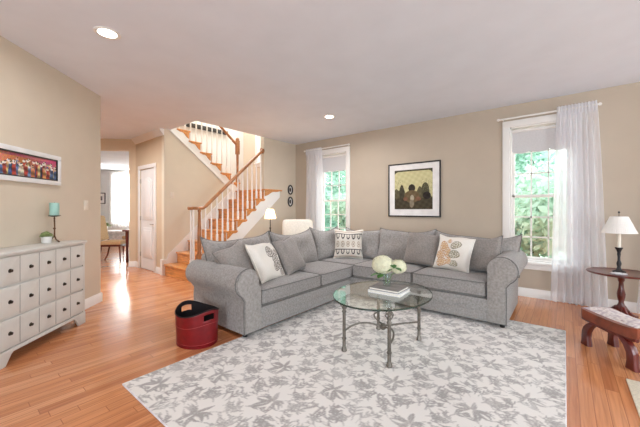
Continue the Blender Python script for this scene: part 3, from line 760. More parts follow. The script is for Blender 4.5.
throw('white throw pillow with grey paisley flowers on the left wing of the sofa', (-2.53, 2.33, .440), LY+.28, math.radians(-30), .46, .14, m_printed, fl1, seed=12, roll=math.radians(3))
throw('grey throw pillow right of the white paisley one on the left wing', (-2.61, 2.79, .440), LY+.25, math.radians(-28), .46, .19, m_throw, seed=13, roll=math.radians(-3))
throw('cream throw pillow with dark geometric bands in the corner of the sofa', (-2.66, 4.02, .452), .5, math.radians(-14), .46, .15, m_printed, ikat, seed=14)
throw('plain taupe grey throw pillow on the right wing, left of the gold paisley one', (-1.53, 4.03, .472), .0, math.radians(-20), .46, .19, m_throw, seed=15, roll=math.radians(3))
throw('white throw pillow with gold and olive paisley flowers on the right wing', (-1.10, 3.93, .474), -.1, math.radians(-20), .44, .15, m_printed, fl2, seed=16, roll=math.radians(4))
throw('taupe grey throw pillow leaning on the right arm of the sofa', (-.765, 4.04, .474), -.35, math.radians(-20), .44, .16, m_throw, seed=17, roll=math.radians(-8))

# ------------------------------------------------------------------ coffee table
ct = thing('coffee_table', 'oval glass coffee table on pewter metal legs in front of the sofa', 'coffee table', (-1.265, 2.475, RT))
ZT = .462
AX, AY = .405, .515
def oval(a, b, n=72): return [(a*math.cos(2*PI*k/n), b*math.sin(2*PI*k/n)) for k in range(n)]
top = MB().prism(oval(AX-.004, AY-.004), 'z', ZT, ZT+.012).build('glass_top', m_tabletop, ct)
o1, o2 = oval(AX-.004, AY-.004), oval(AX, AY); n = len(o1); vv = [(x, y, z) for z in (ZT-.0005, ZT+.0125) for x, y in o2]+[(x, y, z) for z in (ZT-.0005, ZT+.0125) for x, y in o1]; ff = []
for k in range(n):
    j = (k+1) % n; ff += [(k, j, n+j, n+k), (2*n+k, 3*n+k, 3*n+j, 2*n+j), (k, 2*n+k, 2*n+j, j), (n+k, n+j, 3*n+j, 3*n+k)]
MB().add(vv, ff).build('glass_edge', m_edge, top)
LX, LYY = .21, .308
for sx in (-1, 1):
    for sy in (-1, 1):
        x, y = sx*LX, sy*LYY
        lg = MB().lathe([(.02, 0), (.024, .006), (.02, .03), (.0145, .04), (.0145, .1), (.019, .105), (.019, .115), (.0145, .12), (.014, .33), (.019, .335), (.019, .345), (.014, .352), (.010, ZT-.03), (.018, ZT-.02), (.02, ZT)], x, y, 12)
        if sx == 1 and sy == -1 or True:
            pass
        lo = lg.build('leg', m_table_metal, ct)
        # wrought twisted basket below the glass
        bk = MB()
        for k in range(5):
            pts = []
            for q in range(9):
                a = 2*PI*k/5+q/8*PI*.9; r = .008+.024*math.sin(PI*q/8); pts.append((x+r*math.cos(a), y+r*math.sin(a), .362+.075*q/8))
            bk.tube(pts, .004, 5)
        bk.build('twisted_basket', m_table_metal, lo)
def stretcher(x0, y0, x1, y1):
    pts = []
    for k in range(13):
        a = k/12; bow = .09*math.sin(PI*a)
        pts.append((x0+(x1-x0)*a, (y0+(y1-y0)*a), .165+.0*a))
    return pts
# four curved stretchers meeting in a central knot
for sx in (-1, 1):
    for sy in (-1, 1):
        pts = []
        for k in range(15):
            a = k/14; x = sx*(LX*(1-a)**.7) if False else sx*LX*math.cos(a*PI/2)**1.0
            y = sy*(LYY-(LYY-.03)*math.sin(a*PI/2)); pts.append((sx*LX*(1-a) if False else sx*(LX*math.cos(a*PI/2)), sy*(LYY*(1-a)+.02*a) if False else y, .17+.03*math.sin(PI*a)))
        pts[-1] = (0, sy*.03, .17)
        MB().tube(pts, .008, 8).build('stretcher', m_table_metal, ct)
kn = MB()
for k in range(6):
    a = PI*k/6; pts = [(.026*math.cos(2*PI*q/16)*math.cos(a), .026*math.cos(2*PI*q/16)*math.sin(a), .17+.026*math.sin(2*PI*q/16)) for q in range(16)]; kn.tube(pts, .0045, 6, closed=True)
kn.ball((0, 0, .17), .008).build('centre_knot', m_table_metal, ct)
zt = RT+ZT+.0122
def book(loc, rz, w, d, h, m, label):
    t = thing('book', label, 'book', loc, rz)
    bx(-w/2, w/2, -d/2, d/2, h-.004, h, .001).box(-w/2, w/2, -d/2, d/2, 0, .004, .001).box(-w/2, -w/2+.004, -d/2, d/2, .0, h, .001).build('cover', m, t)
    bx(-w/2+.006, w/2-.006, -d/2+.005, d/2-.005, .004, h-.004).build('pages', m_page, t)
book((-1.232, 2.53, zt), .05, .30, .25, .024, m_bookwhite, 'white book under the grey one on the glass coffee table')
book((-1.238, 2.535, zt+.0245), .02, .28, .235, .022, m_bookgrey, 'grey topped book on the white one under the flower vase')
zv = zt+.0245+.0222
vx, vy = -1.262, 2.545
vt = thing('flower_vase', 'small clear glass vase of hydrangeas standing on the books', 'vase', (vx, vy, zv))
MB().lathe([(0, 0), (.034, .001), (.036, .006), (.034, .04), (.04, .09), (.046, .12), (.043, .12), (.037, .09), (.031, .04), (.03, .012), (0, .012)], 0, 0, 24).build('bowl', m_vase, vt)
def hydrangea(label, dx, dy, z0, r, leaves, seed, drop=0):
    t = thing('hydrangea', label, 'flower', (vx, vy, zv)); rr = random.Random(seed)
    MB().tube([(dx*.12, dy*.12, .018), (dx*.4, dy*.4, .1), (dx, dy, z0-r*.5)], .004, 6).build('stem', m_stem, t)
    mb = MB(); N = 130
    for k in range(N):
        zz = 1-2*(k+.5)/N; a = k*2.39996; q = math.sqrt(1-zz*zz)
        nrm = Vector((q*math.cos(a), q*math.sin(a), zz)); p = Vector((dx, dy, z0))+Vector((nrm.x*r, nrm.y*r, nrm.z*r*.86))*(rr.uniform(.93, 1.05))
        t1 = nrm.orthogonal().normalized(); t2 = nrm.cross(t1); s = r*.2; th = rr.uniform(0, PI)
        for kk in range(4):
            b_ = th+kk*PI/2; d1 = t1*math.cos(b_)+t2*math.sin(b_); d2 = t1*math.cos(b_+PI/2)+t2*math.sin(b_+PI/2)
            mb.add([p, p+d1*s*.6+d2*s*.45+nrm*.004, p+d1*s*1.1+nrm*.001, p+d1*s*.6-d2*s*.45+nrm*.004], [(0, 1, 2, 3)])
    mb.ball((dx, dy, z0), r*.9, sub=2, scale=(1, 1, .86)).build('bloom', m_bloom, t, weld=False)
    for (lx, ly, lz, yaw, L) in leaves:
        lf = MB(); vv = []; ff = []
        for i in range(7):
            u = i/6; w = L*.34*math.sin(PI*min(1, u*.95+.03))
            for s in (-1, 0, 1): vv.append((u*L, s*w, (-.25*u*u+.06*abs(s))*L))
        for i in range(6):
            for j in range(2): a = i*3+j; ff.append((a, a+1, a+4, a+3))
        lf.add(vv, ff).xf(Matrix.Translation((lx, ly, lz)) @ Matrix.Rotation(yaw, 4, 'Z')).build('leaf', m_leaf, t)
hydrangea('large cream hydrangea bloom, left in the vase', -.028, -.03, .195, .092, [(-.03, -.05, .115, 3.9, .1), (-.01, -.06, .11, 4.7, .09)], 3)
hydrangea('smaller cream hydrangea bloom with a green leaf, right in the vase', .082, .062, .175, .07, [(.06, -.012, .2, -.95, .085), (.09, -.015, .175, -.4, .075), (.05, -.02, .16, -1.6, .06)], 4)

# ------------------------------------------------------------------ red bin
bn = thing('storage_bin', 'oval red leather bin with cut out handles beside the sofa arm', 'bin', (-2.68, 1.50, 0))
bax, bay = .215, .18
n = 64; LV = 9
def rimz(a): return .275+.055*(abs(math.cos(a))**3)
def ringpt(a, q, k=1.0): return (bax*k*(.94+.06*q)*math.cos(a), bay*k*(.94+.06*q)*math.sin(a), .012+(rimz(a)-.012)*q)
def shell(kk, flip):
    vv = []; ff = []; hz = 18
    for j in range(hz+1):
        for i in range(n): vv.append(ringpt(2*PI*i/n, j/hz, kk))
    for j in range(hz):
        for i in range(n):
            q = (j+.5)/hz; a = 2*PI*(i+.5)/n
            if .74 < q < .9 and abs(math.sin(a)) < .33: continue
            c = (j*n+i, j*n+(i+1) % n, (j+1)*n+(i+1) % n, (j+1)*n+i); ff.append(c)
    return MB().add(vv, ff)
o = shell(1, 0).build('outer_wall', m_red, bn, ang=60); md = o.modifiers.new('solid', 'SOLIDIFY'); md.thickness = .005
o = shell(.965, 1); o.add([(bax*.9*math.cos(2*PI*i/n), bay*.9*math.sin(2*PI*i/n), .016) for i in range(n)], [tuple(range(n))]); o = o.build('lining', m_binliner, bn, ang=60)
MB().tube([ringpt(2*PI*i/n, 1.0, .985) for i in range(n)], .006, 6, closed=True).build('rim', m_binliner, bn)
MB().lathe([(1.0, 0), (1.0, .016)], 0, 0, 48, bax*.955, bay*.955).build('base', m_red, bn)
for q in (.07, .62): MB().tube([ringpt(2*PI*i/n, q, 1.012) for i in range(n)], .0018, 5, closed=True).build('stitching', m_stitch, bn)

# ------------------------------------------------------------------ dresser (local x along the wall, y towards the wall)
dl = Vector((-3.365, .275, 0)); ang = math.radians(135)
# local frame: +x from the left end to the right end, -y... front faces the room
ds = thing('dresser', 'white painted dresser of three wide panelled drawers against the left wall', 'dresser', (-3.33, .24, 0), ang)
DW, DD = 1.045, .285          # front plane at local y = 0; the wall lies at local y = +DD
bd = MB(); bd.box(0, DW, .012, DD, .12, .86, .004)
for x0, x1 in ((0, .03), (DW-.03, DW)): bd.box(x0, x1, 0, .02, .1, .865, .003)
bd.build('body', m_dresser, ds)
bx(-.015, DW+.015, -.018, DD+.002, .868, .893, .006).box(-.006, DW+.006, -.008, DD, .857, .869, .003).build('top', m_dresser, ds)
ap = [(0, 0), (.10, 0), (.15, .075), (.17, .09), (DW-.17, .09), (DW-.15, .075), (DW-.10, 0), (DW, 0), (DW, .12), (0, .12)]
MB().prism(ap, 'y', -.006, .016, .003).build('apron', m_dresser, ds)
for x0 in (0, DW-.05): bx(x0, x0+.05, DD-.05, DD, 0, .125, .003).build('back_foot', m_dresser, ds)
for sx in (.0, DW-.02): MB().prism([(0.016, 0), (.09, 0), (.13, .09), (DD-.1, .09), (DD-.05, 0.09), (DD, .09), (DD, .12), (.016, .12)], 'x', sx, sx+.02).build('side_apron', m_dresser, ds)
rows = [(.135, .358), (.376, .615), (.633, .852)]
for (z0, z1) in rows:
    dw = bx(.034, DW-.034, -.004, .016, z0, z1, .003).build('drawer', m_dresser, ds)
    pw = (DW-.068)/5
    for k in range(5):
        xa = .034+pw*k; xb = xa+pw; zc = (z0+z1)/2; m_ = .012; cxm = (xa+xb)/2
        # raised field: a low pyramid panel
        vv = [(xa+m_, -.004, z0+m_), (xb-m_, -.004, z0+m_), (xb-m_, -.004, z1-m_), (xa+m_, -.004, z1-m_), (xa+.03, -.0065, z0+.03), (xb-.03, -.0065, z0+.03), (xb-.03, -.0065, z1-.03), (xa+.03, -.0065, z1-.03), (cxm-.02, -.010, zc-.03), (cxm+.02, -.010, zc-.03), (cxm+.02, -.010, zc+.03), (cxm-.02, -.010, zc+.03)]
        ff = [(0, 1, 5, 4), (1, 2, 6, 5), (2, 3, 7, 6), (3, 0, 4, 7), (4, 5, 9, 8), (5, 6, 10, 9), (6, 7, 11, 10), (7, 4, 8, 11), (8, 9, 10, 11)]
        MB().add(vv, ff).build('raised_panel', m_dresser, dw, smooth=False)
        kb = MB().lathe([(.0, 0), (.0165, .0), (.016, .003), (.006, .005), (.006, .009), (.011, .011), (.012, .016), (.008, .019), (0, .02)], 0, 0, 16)
        kb.xf(Matrix.Translation((cxm, -.0095, zc)) @ Matrix.Rotation(PI/2, 4, 'X')).build('knob', m_knob, dw)
        if k: bx(xa-.0015, xa+.0015, -.0055, -.003, z0+.004, z1-.004).build('seam', m_piping, dw)
ZD = .8932
def on_dresser(x, y): v = Matrix.Rotation(ang, 4, 'Z') @ Vector((x, y, 0)); return (-3.33+v.x, .24+v.y, ZD)
# candle holder and candle
p = on_dresser(.88, .19)
ch = thing('candle_holder', 'tall brown iron candle holder on the dresser', 'candle holder', p)
cz = .27
MB().tube([(0, 0, .05), (.004, 0, .1), (-.003, .002, .16), (0, 0, cz-.045)], [.008, .0065, .0065, .007], 8).ball((0, 0, .14), .012).build('stem', m_rust, ch)
for k in range(3):
    a = 2*PI*k/3+.4; MB().tube([(0, 0, .07), (.022*math.cos(a), .022*math.sin(a), .03), (.05*math.cos(a), .05*math.sin(a), .012), (.068*math.cos(a), .068*math.sin(a), .007)], [.006, .006, .006, .007], 7).build('foot', m_rust, ch)
MB().tube([(.016*math.cos(2*PI*k/16), 0, cz-.028+.016*math.sin(2*PI*k/16)) for k in range(16)], .005, 6, closed=True).build('ring', m_rust, ch)
MB().lathe([(0, cz-.01), (.02, cz-.01), (.05, cz-.002), (.053, cz+.004), (.048, cz+.003), (0, cz)], 0, 0, 24).build('dish', m_iron, ch)
cd = thing('candle', 'turquoise pillar candle on the iron holder', 'candle', (p[0], p[1], p[2]+cz+.0045))
MB().lathe([(0, 0), (.039, 0), (.04, .004), (.04, .125), (.036, .129), (.02, .124), (0, .123)], 0, 0, 28).build('wax', m_teal, cd)
MB().tube([(0, 0, .122), (.001, 0, .136)], .0015, 5).build('wick', m_foot, cd)
# succulent pot
p = on_dresser(.775, .19)
pp = thing('potted_succulent', 'small green succulent in a white pot on the dresser', 'plant', p)
MB().lathe([(0, 0), (.034, 0), (.038, .005), (.044, .062), (.044, .066), (.039, .066), (.037, .055), (0, .055)], 0, 0, 24).build('pot', m_pot, pp)
lf = MB()
for k in range(54):
    a = k*2.4; q = (k/54); r = .004+.042*math.sqrt(q); zz = .108-.04*q+random.uniform(-.008, .008)
    lf.ball((r*math.cos(a), r*math.sin(a), zz), .012, sub=1, scale=(1, 1, .6))
lf.ball((0, 0, .074), .034, sub=2, scale=(1, 1, .6)).build('foliage', m_leafpale, pp)
# coral bowl at the left end
p = on_dresser(.115, .17)
cb = thing('ornament', 'round coral orange ornament at the left end of the dresser', 'ornament', p)
MB().lathe([(0, 0), (.03, 0), (.05, .02), (.056, .045), (.046, .075), (.02, .09), (0, .092)], 0, 0, 24).build('body', m_coral, cb)
MB().tube([(0, 0, .09), (.004, 0, .105)], [.006, .004], 6).build('stalk', m_stem, cb)

# ------------------------------------------------------------------ pictures
def painted(name, x0, x1, z0, z1, nx, nz_, fn, parent, y):
    vv = []; ff = []; cols = []
    for j in range(nz_+1):
        for i in range(nx+1):
            u, v = i/nx, j/nz_; vv.append((x0+(x1-x0)*u, y, z0+(z1-z0)*v)); cols.append(lin(tuple(max(0, min(255, c)) for c in fn(u, v))))
    for j in range(nz_):
        for i in range(nx): a = j*(nx+1)+i; ff.append((a, a+1, a+nx+2, a+nx+1))
    n0 = len(vv)
    vv += [(x0, y+.004, z0), (x1, y+.004, z0), (x1, y+.004, z1), (x0, y+.004, z1)]; ff.append((n0, n0+3, n0+2, n0+1)); cols += [(.1, .1, .1)]*4
    o = MB().add(vv, ff).build(name, m_print_paper, parent, weld=False, smooth=False)
    at = o.data.color_attributes.new('weave', 'FLOAT_COLOR', 'POINT'); buf = np.ones((len(cols), 4), np.float32); buf[:, :3] = np.array(cols); at.data.foreach_set('color', buf.ravel())
    return o
def frame_mb(x0, x1, z0, z1, w, y0, y1, b=.004):
    m_ = MB(); m_.box(x0, x1, y0, y1, z1-w, z1, b); m_.box(x0, x1, y0, y1, z0, z0+w, b); m_.box(x0, x0+w, y0, y1, z0+w, z1-w, b); m_.box(x1-w, x1, y0, y1, z0+w, z1-w, b); return m_
# long crowd painting, local x along the wall to the right (away), wall at local y = 0
def crowd(seed):
    r = random.Random(seed); figs = []; nr = np.random.default_rng(seed); G = nr.normal(0, 1, (60, 300, 3))
    cols = [(176, 66, 54), (210, 150, 84), (66, 92, 146), (40, 44, 66), (214, 188, 128), (110, 132, 170), (96, 118, 164), (222, 208, 184), (84, 100, 140), (200, 122, 80)]
    for k in range(84): figs.append((k/83+r.uniform(-.01, .01), r.uniform(.42, .78), r.uniform(.008, .015), r.choice(cols), r.choice([(232, 216, 196), (206, 168, 136), (238, 232, 224), (236, 226, 210)])))
    figs.sort(key=lambda f: -f[1]); per = [r.uniform(0, 6) for _ in range(6)]
    def f(u, v):
        c = (196-30*math.sin(u*9+per[0]), 118+36*math.sin(u*5+per[1]), 90+30*math.sin(u*13+per[2])) if v > .4 else (82+24*math.sin(u*20+v*6), 94+18*math.sin(u*14), 140)
        if v > .86: c = (182+30*math.sin(u*8), 92+20*math.sin(u*17), 96+24*math.sin(u*6+2))
        for (fx, fy, w, bc, hc) in figs:
            if abs(u-fx) > .03: continue
            if v < fy-.05 and abs(u-fx) < w*(1.3-.5*(v/fy)): c = tuple(x*(.85+.25*math.sin(v*19+fx*50)) for x in bc)
            if math.hypot((u-fx)*5, v-fy) < .06: c = hc
            if math.hypot((u-fx-.004)*5, v-fy-.045) < .028: c = (70, 52, 46)
        g = G[int(v*40) % 60, int(u*240) % 300]
        return tuple(x*.92+10+q*13 for x, q in zip(c, g))
    return f
ALN = math.radians(135)
L0 = Vector((-3.42, -.08, 0))   # left end of the frame along the wall plane
def on_wall_left(d): return Vector((-1.75-d*.7071, -1.75+d*.7071, 0))
s0 = 2.12; s1 = 3.60
wa = thing('wall_painting', 'long narrow colourful crowd painting in a white frame above the dresser', 'painting', on_wall_left(s0)+Vector((0, 0, 1.485)), ALN)
WW = s1-s0; HH = .315
frame_mb(0, WW, 0, HH, .045, -.034, -.001).build('frame', m_whiteframe, wa)
frame_mb(.043, WW-.043, .043, HH-.043, .014, -.03, -.002, .002).build('inner_frame', m_blackframe, wa)
painted('canvas', .055, WW-.055, .055, HH-.055, 260, 46, crowd(5), wa, -.02)
# framed print on the back wall
def printf(u, v):
    c = (206, 198, 150)
    n_ = math.sin(u*37+v*11)*math.sin(v*41-u*7)*8
    edge = min(u, 1-u); arch_ = v > .88-.25*max(0, .12-edge)/.12*1.6
    if v > .955 or (edge < .09 and v > .9-(.09-edge)*0 and (edge-.09)**2+(v-.86)**2 > .0081 and v > .86): c = (70, 66, 46)
    else:
        hz_ = .44+.09*math.sin(u*11)+.05*math.sin(u*29+1)
        if v < hz_: c = (96, 90, 66)
        if v < .28: c = (74, 66, 50)
        for (fx, fy, rx, ry, col) in ((.47, .53, .09, .1, (50, 44, 38)), (.47, .32, .2, .16, (110, 92, 66)), (.2, .42, .07, .2, (70, 64, 50)), (.82, .46, .1, .2, (82, 78, 58)), (.86, .34, .1, .09, (44, 40, 36)), (.3, .26, .06, .05, (126, 88, 68)), (.64, .26, .07, .05, (130, 92, 70)), (.48, .28, .05, .08, (176, 164, 140)), (.47, .14, .06, .1, (140, 128, 108))):
            if ((u-fx)/rx)**2+((v-fy)/ry)**2 < 1: c = col
        if v > hz_ and math.sin(u*90+math.sin(v*60)*2)*math.sin(v*80+u*20) > .75 and (u > .7 or u < .25) and v < .75: c = (140, 134, 96)
    return tuple(x+n_ for x in c)
pf = thing('framed_print', 'square dark framed print in a wide white mat on the back wall', 'framed picture', (-2.53, YB, 1.10))
PW, PH = .94, .95
frame_mb(0, PW, 0, PH, .022, -.03, -.001).build('frame', m_blackframe, pf)
bx(.02, PW-.02, -.014, -.008, .02, PH-.02).build('mat_board', m_matboard, pf)
painted('print', .125, PW-.135, .135, PH-.12, 110, 110, printf, pf, -.0185)
# two small oval frames
for z, lab in ((1.68, 'upper of the two small black oval frames by the corner'), (1.41, 'lower of the two small black oval frames by the corner')):
    ov = thing('oval_frame', lab, 'framed picture', (XO, 4.99, z), group=None)
    MB().tube([(.014, .066*math.cos(2*PI*k/32), .098*math.sin(2*PI*k/32)) for k in range(32)], .017, 8, closed=True).build('frame', m_blackframe, ov)
    MB().prism([(.055*math.cos(2*PI*k/32), .085*math.sin(2*PI*k/32)) for k in range(32)], 'x', .001, .008).build('mat_board', m_matboard, ov)
    MB().prism([(.03*math.cos(2*PI*k/24), .05*math.sin(2*PI*k/24)) for k in range(24)], 'x', .007, .0095).build('silhouette', m_iron, ov)

def switch(loc, rz, lab):
    t = thing('light_switch', lab, 'light switch', loc, rz)
    bx(-.038, .038, -.007, 0, -.06, .06, .003).build('plate', m_plastic, t); bx(-.015, .015, -.011, -.006, -.03, .03, .002).build('rocker', m_plastic, t)
switch((XS, 2.77, 1.5), PI/2, 'white light switch plate on the cream wall at the foot of the stairs')
switch(tuple(on_wall_left(4.06)+Vector((0, 0, 1.28))), ALN, 'white light switch plate near the end of the left wall')

# ------------------------------------------------------------------ lamp table with lamp, footstool
TX, TY = .492, 4.74
et = thing('lamp_table', 'round mahogany pedestal table by the curtain at the right edge', 'side table', (TX, TY, 0))
MB().lathe([(0, .505), (.26, .505), (.285, .51), (.297, .52), (.297, .528), (.285, .532), (.275, .528), (0, .528)], 0, 0, 48).build('table_top', m_maho, et)
MB().lathe([(.04, .085), (.05, .1), (.05, .14), (.03, .17), (.022, .2), (.034, .25), (.038, .29), (.024, .36), (.02, .42), (.03, .44), (.03, .46), (.06, .5), (.06, .506)], 0, 0, 20).build('pedestal', m_maho, et)
for k in range(3):
    a = math.radians(170+120*k); pts = []
    for q in range(9):
        s = q/8; r = .03+.2*s; pts.append((r*math.cos(a), r*math.sin(a), .015+.125*(1-s)**1.7+.0*s))
    MB().tube(pts, [.026, .025, .023, .021, .019, .017, .016, .015, .015], 8).build('leg', m_maho, et)
tl = thing('table_lamp', 'black candlestick table lamp with white shade on the round table', 'table lamp', (.475, 4.744, .5285))
MB().lathe([(0, 0), (.055, 0), (.058, .008), (.05, .016), (.03, .022), (.02, .04), (.014, .06), (.02, .08), (.022, .1), (.013, .13), (.012, .17), (.016, .2), (.014, .22), (.024, .25), (.034, .268), (.034, .276), (0, .276)], 0, 0, 20).build('base', m_black, tl)
MB().lathe([(.0, .276), (.017, .276), (.017, .44), (0, .44)], 0, 0, 14).build('candle_tube', m_ivory, tl)
sh = MB(); vv = []; ff = []; n = 96
for j, (r, z) in enumerate(((.15, .437), (.132, .475), (.108, .54), (.074, .622))):
    for i in range(n): a = 2*PI*i/n; rr = r*(1+.012*(1 if i % 2 else -1)); vv.append((rr*math.cos(a), rr*math.sin(a), z))
for j in range(3):
    for i in range(n): ff.append((j*n+i, j*n+(i+1) % n, (j+1)*n+(i+1) % n, (j+1)*n+i))
so = sh.add(vv, ff).build('shade', m_shade, tl, smooth=False); md = so.modifiers.new('solid', 'SOLIDIFY'); md.thickness = .003
MB().tube([(0, 0, .44), (0, 0, .66)], .003, 6).tube([(-.074, 0, .62), (.074, 0, .62)], .002, 5).lathe([(.0, .655), (.009, .66), (.01, .67), (0, .685)], 0, 0, 10).build('finial', m_black, tl)
dy = thing('coaster', 'small white lace coaster on the round table in front of the lamp', 'coaster', (.46, 4.63, .5325))
vv = []
MB().prism([((.062+.008*math.cos(10*2*PI*k/60))*math.cos(2*PI*k/60), (.062+.008*math.cos(10*2*PI*k/60))*math.sin(2*PI*k/60)) for k in range(60)], 'z', -.004, .002).build('lace', m_linen, dy)

fs_loc = Vector((.375, 3.555, 0)); fa = math.atan2(-.36, .26)
fo = thing('footstool', 'low wooden footstool with needlepoint seat and curved legs at the right edge', 'footstool', fs_loc, fa)
# local x = long axis (towards the camera), y = width
Lh, Wh = .262, .15
def stool_slab(z_of, w_of, th, mb, n=24, m_=10, rnd=.03):
    pass
vv = []; ff = []; nL, nW = 28, 14
def saddle(x): return .262+.018*(abs(x)/Lh)**2.2
for sgn in (0, 1):
    for i in range(nL+1):
        x = -Lh+2*Lh*i/nL
        for j in range(nW+1):
            q = -1+2*j/nW; w = Wh*(1-.10*(1-(x/Lh)**2)); w *= (1-.16*max(0, abs(x)/Lh-.86)/.14)
            vv.append((x, q*w, (saddle(x)+.05+.022*(1-q*q)*(1-(x/Lh)**6)) if sgn else saddle(x)-.03))
N1 = (nL+1)*(nW+1)
for sgn in (0, 1):
    for i in range(nL):
        for j in range(nW): a = sgn*N1+i*(nW+1)+j; ff.append((a, a+1, a+nW+2, a+nW+1))
seatmb = MB()
def strip(idx):
    for k in range(len(idx)-1): ff.append((idx[k], idx[k+1], N1+idx[k+1], N1+idx[k]))
strip([i*(nW+1) for i in range(nL+1)]); strip([i*(nW+1)+nW for i in range(nL+1)]); strip(list(range(nW+1))); strip([nL*(nW+1)+j for j in range(nW+1)])
seatmb.add(vv, ff).build('leather_seat', m_stoolwood, fo, ang=50)
vv = []; ff = []
for sgn in (0, 1):
    for i in range(nL+1):
        x = (-Lh+2*Lh*i/nL)*.94
        for j in range(nW+1):
            q = -1+2*j/nW; w = Wh*(1-.10*(1-(x/Lh)**2))*.88
            vv.append((x, q*w, saddle(x)+.05+.022*(1-q*q)*(1-(x/Lh)**6)+(.012*(1-abs(q)**6)*(1-abs(x/Lh/.94)**10) if sgn else -.004)))
for sgn in (0, 1):
    for i in range(nL):
        for j in range(nW): a = sgn*N1+i*(nW+1)+j; ff.append((a, a+1, a+nW+2, a+nW+1))
strip([i*(nW+1) for i in range(nL+1)]); strip([i*(nW+1)+nW for i in range(nL+1)]); strip(list(range(nW+1))); strip([nL*(nW+1)+j for j in range(nW+1)])
MB().add(vv, ff).build('needlepoint_top', m_tapestry, fo, ang=60)
for sy in (-1, 1):
    rl = MB(); pts = [(x, sy*.115, saddle(x)-.04) for x in np.linspace(-.25, .25, 15)]
    rl.tube(pts, .018, 8).build('side_rail', m_maho, fo)
    for sx in (-1, 1):
        prof_ = []
        for (px, pz, hw) in ((.13, .225, .03), (.155, .205, .034), (.19, .17, .034), (.212, .12, .031), (.216, .07, .03), (.214, .035, .034), (.216, 0, .04)): prof_.append((px, pz, hw))
        poly = [(sx*(a+w), z) for a, z, w in prof_]+[(sx*(a-w), z) for a, z, w in prof_[::-1]]
        MB().prism(poly, 'y', sy*.115-.024, sy*.115+.024, .006).build('leg', m_maho, fo)
bx(-.02, .02, -.115, .115, .2, .226, .004).build('stretcher', m_maho, fo)

# ------------------------------------------------------------------ behind the sofa: lamp on a small table, cream armchair
ST = (-4.14, 3.72)
sm = thing('side_table', 'small dark side table by the stairs carrying the lit lamp behind the sofa', 'side table', (*ST, 0))
MB().lathe([(0, .60), (.2, .60), (.21, .61), (.2, .62), (0, .62)], 0, 0, 32).build('table_top', m_maho, sm)
for k in range(3):
    a = 2*PI*k/3; MB().tube([(.15*math.cos(a), .15*math.sin(a), .6), (.13*math.cos(a), .13*math.sin(a), .3), (.17*math.cos(a), .17*math.sin(a), 0)], [.016, .012, .015], 8).build('leg', m_maho, sm)
bl = thing('buffet_lamp', 'slim lit lamp with small cream shade behind the sofa near the stairs', 'table lamp', (*ST, .6202))
MB().lathe([(0, 0), (.06, 0), (.06, .012), (.02, .03), (.012, .05), (.01, .14), (.018, .16), (.01, .18), (.009, .26), (.02, .275), (.01, .29), (.008, .44), (0, .44)], 0, 0, 16).build('base', m_iron, bl)
so = MB().lathe([(.105, .44), (.058, .615)], 0, 0, 32); so.f = [f for f in so.f if len(f) == 4]; so = so.build('shade', m_shadelit, bl)
MB().ball((0, 0, .515), .022, sub=2).build('bulb', m_bulb, bl)
d = bpy.data.lights.new('buffet_lamp_bulb', 'POINT'); d.energy = 7; d.color = (1, .78, .52); d.shadow_soft_size = .03; o = bpy.data.objects.new('buffet_lamp_bulb', d); C.objects.link(o); o.parent = bl; o.location = (0, 0, .535)

ac = thing('armchair', 'cream upholstered armchair with rounded back in the corner behind the sofa', 'armchair', (-4.06, 4.40, 0), math.radians(50))
# local: front faces -y
bkp = []
def back_shell(x0, x1, zt, n=12):
    pts = [(x0, .30), (x1, .30)]
    for k in range(n+1):
        a = PI*k/n; t = math.cos(a); pts.append(((x0+x1)/2+(x1-x0)/2*(abs(t)**.22)*(1 if t > 0 else -1), zt-.10+.10*math.sin(a)**.75))
    return pts
MB().prism(back_shell(-.31, .31, 1.03), 'y', .17, .30, .04, 3).build('backrest', m_cream, ac)
for s in (-1, 1): bx(min(s*.24, s*.35), max(s*.24, s*.35), -.3, .24, .14, .62, .04, 3).build('arm', m_cream, ac)
bx(-.26, .26, -.3, .2, .16, .33, .02).build('seat_base', m_cream, ac)
cushion(-.235, .235, -.31, .165, .33, .47).build('seat_cushion', m_cream, ac, ang=60)
for x in (-.28, .28):
    for y in (-.25, .22): MB().lathe([(.016, 0), (.024, .15)], x, y, 10).build('leg', m_maho, ac)

# ------------------------------------------------------------------ dining room beyond the opening
def uv(u, n, z=0): return ((u-n)*.70711, (u+n)*.70711, z)
def dining_chair():
    t = thing('dining_chair', '', 'chair')   # local: front = +x
    cushion(-.23, .25, -.23, .23, .40, .49, .015, .03).build('seat', m_tanup, t, ang=60)
    bx(-.22, .23, -.215, .215, .36, .41, .008).build('seat_frame', m_maho, t)
    bk = cushion(-.035, .035, -.215, .215, 0, .58, .02, .03); bk.xf(Matrix.Translation((-.235, 0, .5)) @ Matrix.Rotation(math.radians(-10), 4, 'Y')).build('backrest', m_tanup, t, ang=60)
    for s in (-1, 1):
        MB().tube([(-.22, s*.19, .5), (-.2, s*.19, .4), (-.2, s*.19, .3), (-.24, s*.19, .12), (-.3, s*.19, 0)], [.02, .021, .02, .017, .015], 8).build('leg', m_maho, t)
        MB().tube([(.2, s*.19, .38), (.21, s*.19, .2), (.22, s*.19, 0)], [.022, .018, .014], 8).build('leg', m_maho, t)
    return t
dc = dining_chair(); dc.location = uv(-4.12, 7.80); dc.rotation_euler.z = D45+.05; tag(dc, 'tan upholstered dining chair in side view, nearest in the doorway')
d2 = dup(dc); d2.location = uv(-4.32, 9.25); d2.rotation_euler.z = D45-PI/2-.25; tag(d2, 'tan upholstered dining chair farther back behind the table')
dt = thing('dining_table', 'dark dining table half hidden behind the doorway edge', 'table', uv(-3.35, 8.2), D45)
bx(-.42, .5, -.75, .65, .72, .76, .008).build('table_top', m_maho, dt)
for x in (-.35, .42):
    for y in (-.66, .56): MB().lathe([(.03, 0), (.034, .1), (.025, .3), (.04, .6), (.04, .72)], x, y, 12).build('leg', m_maho, dt)
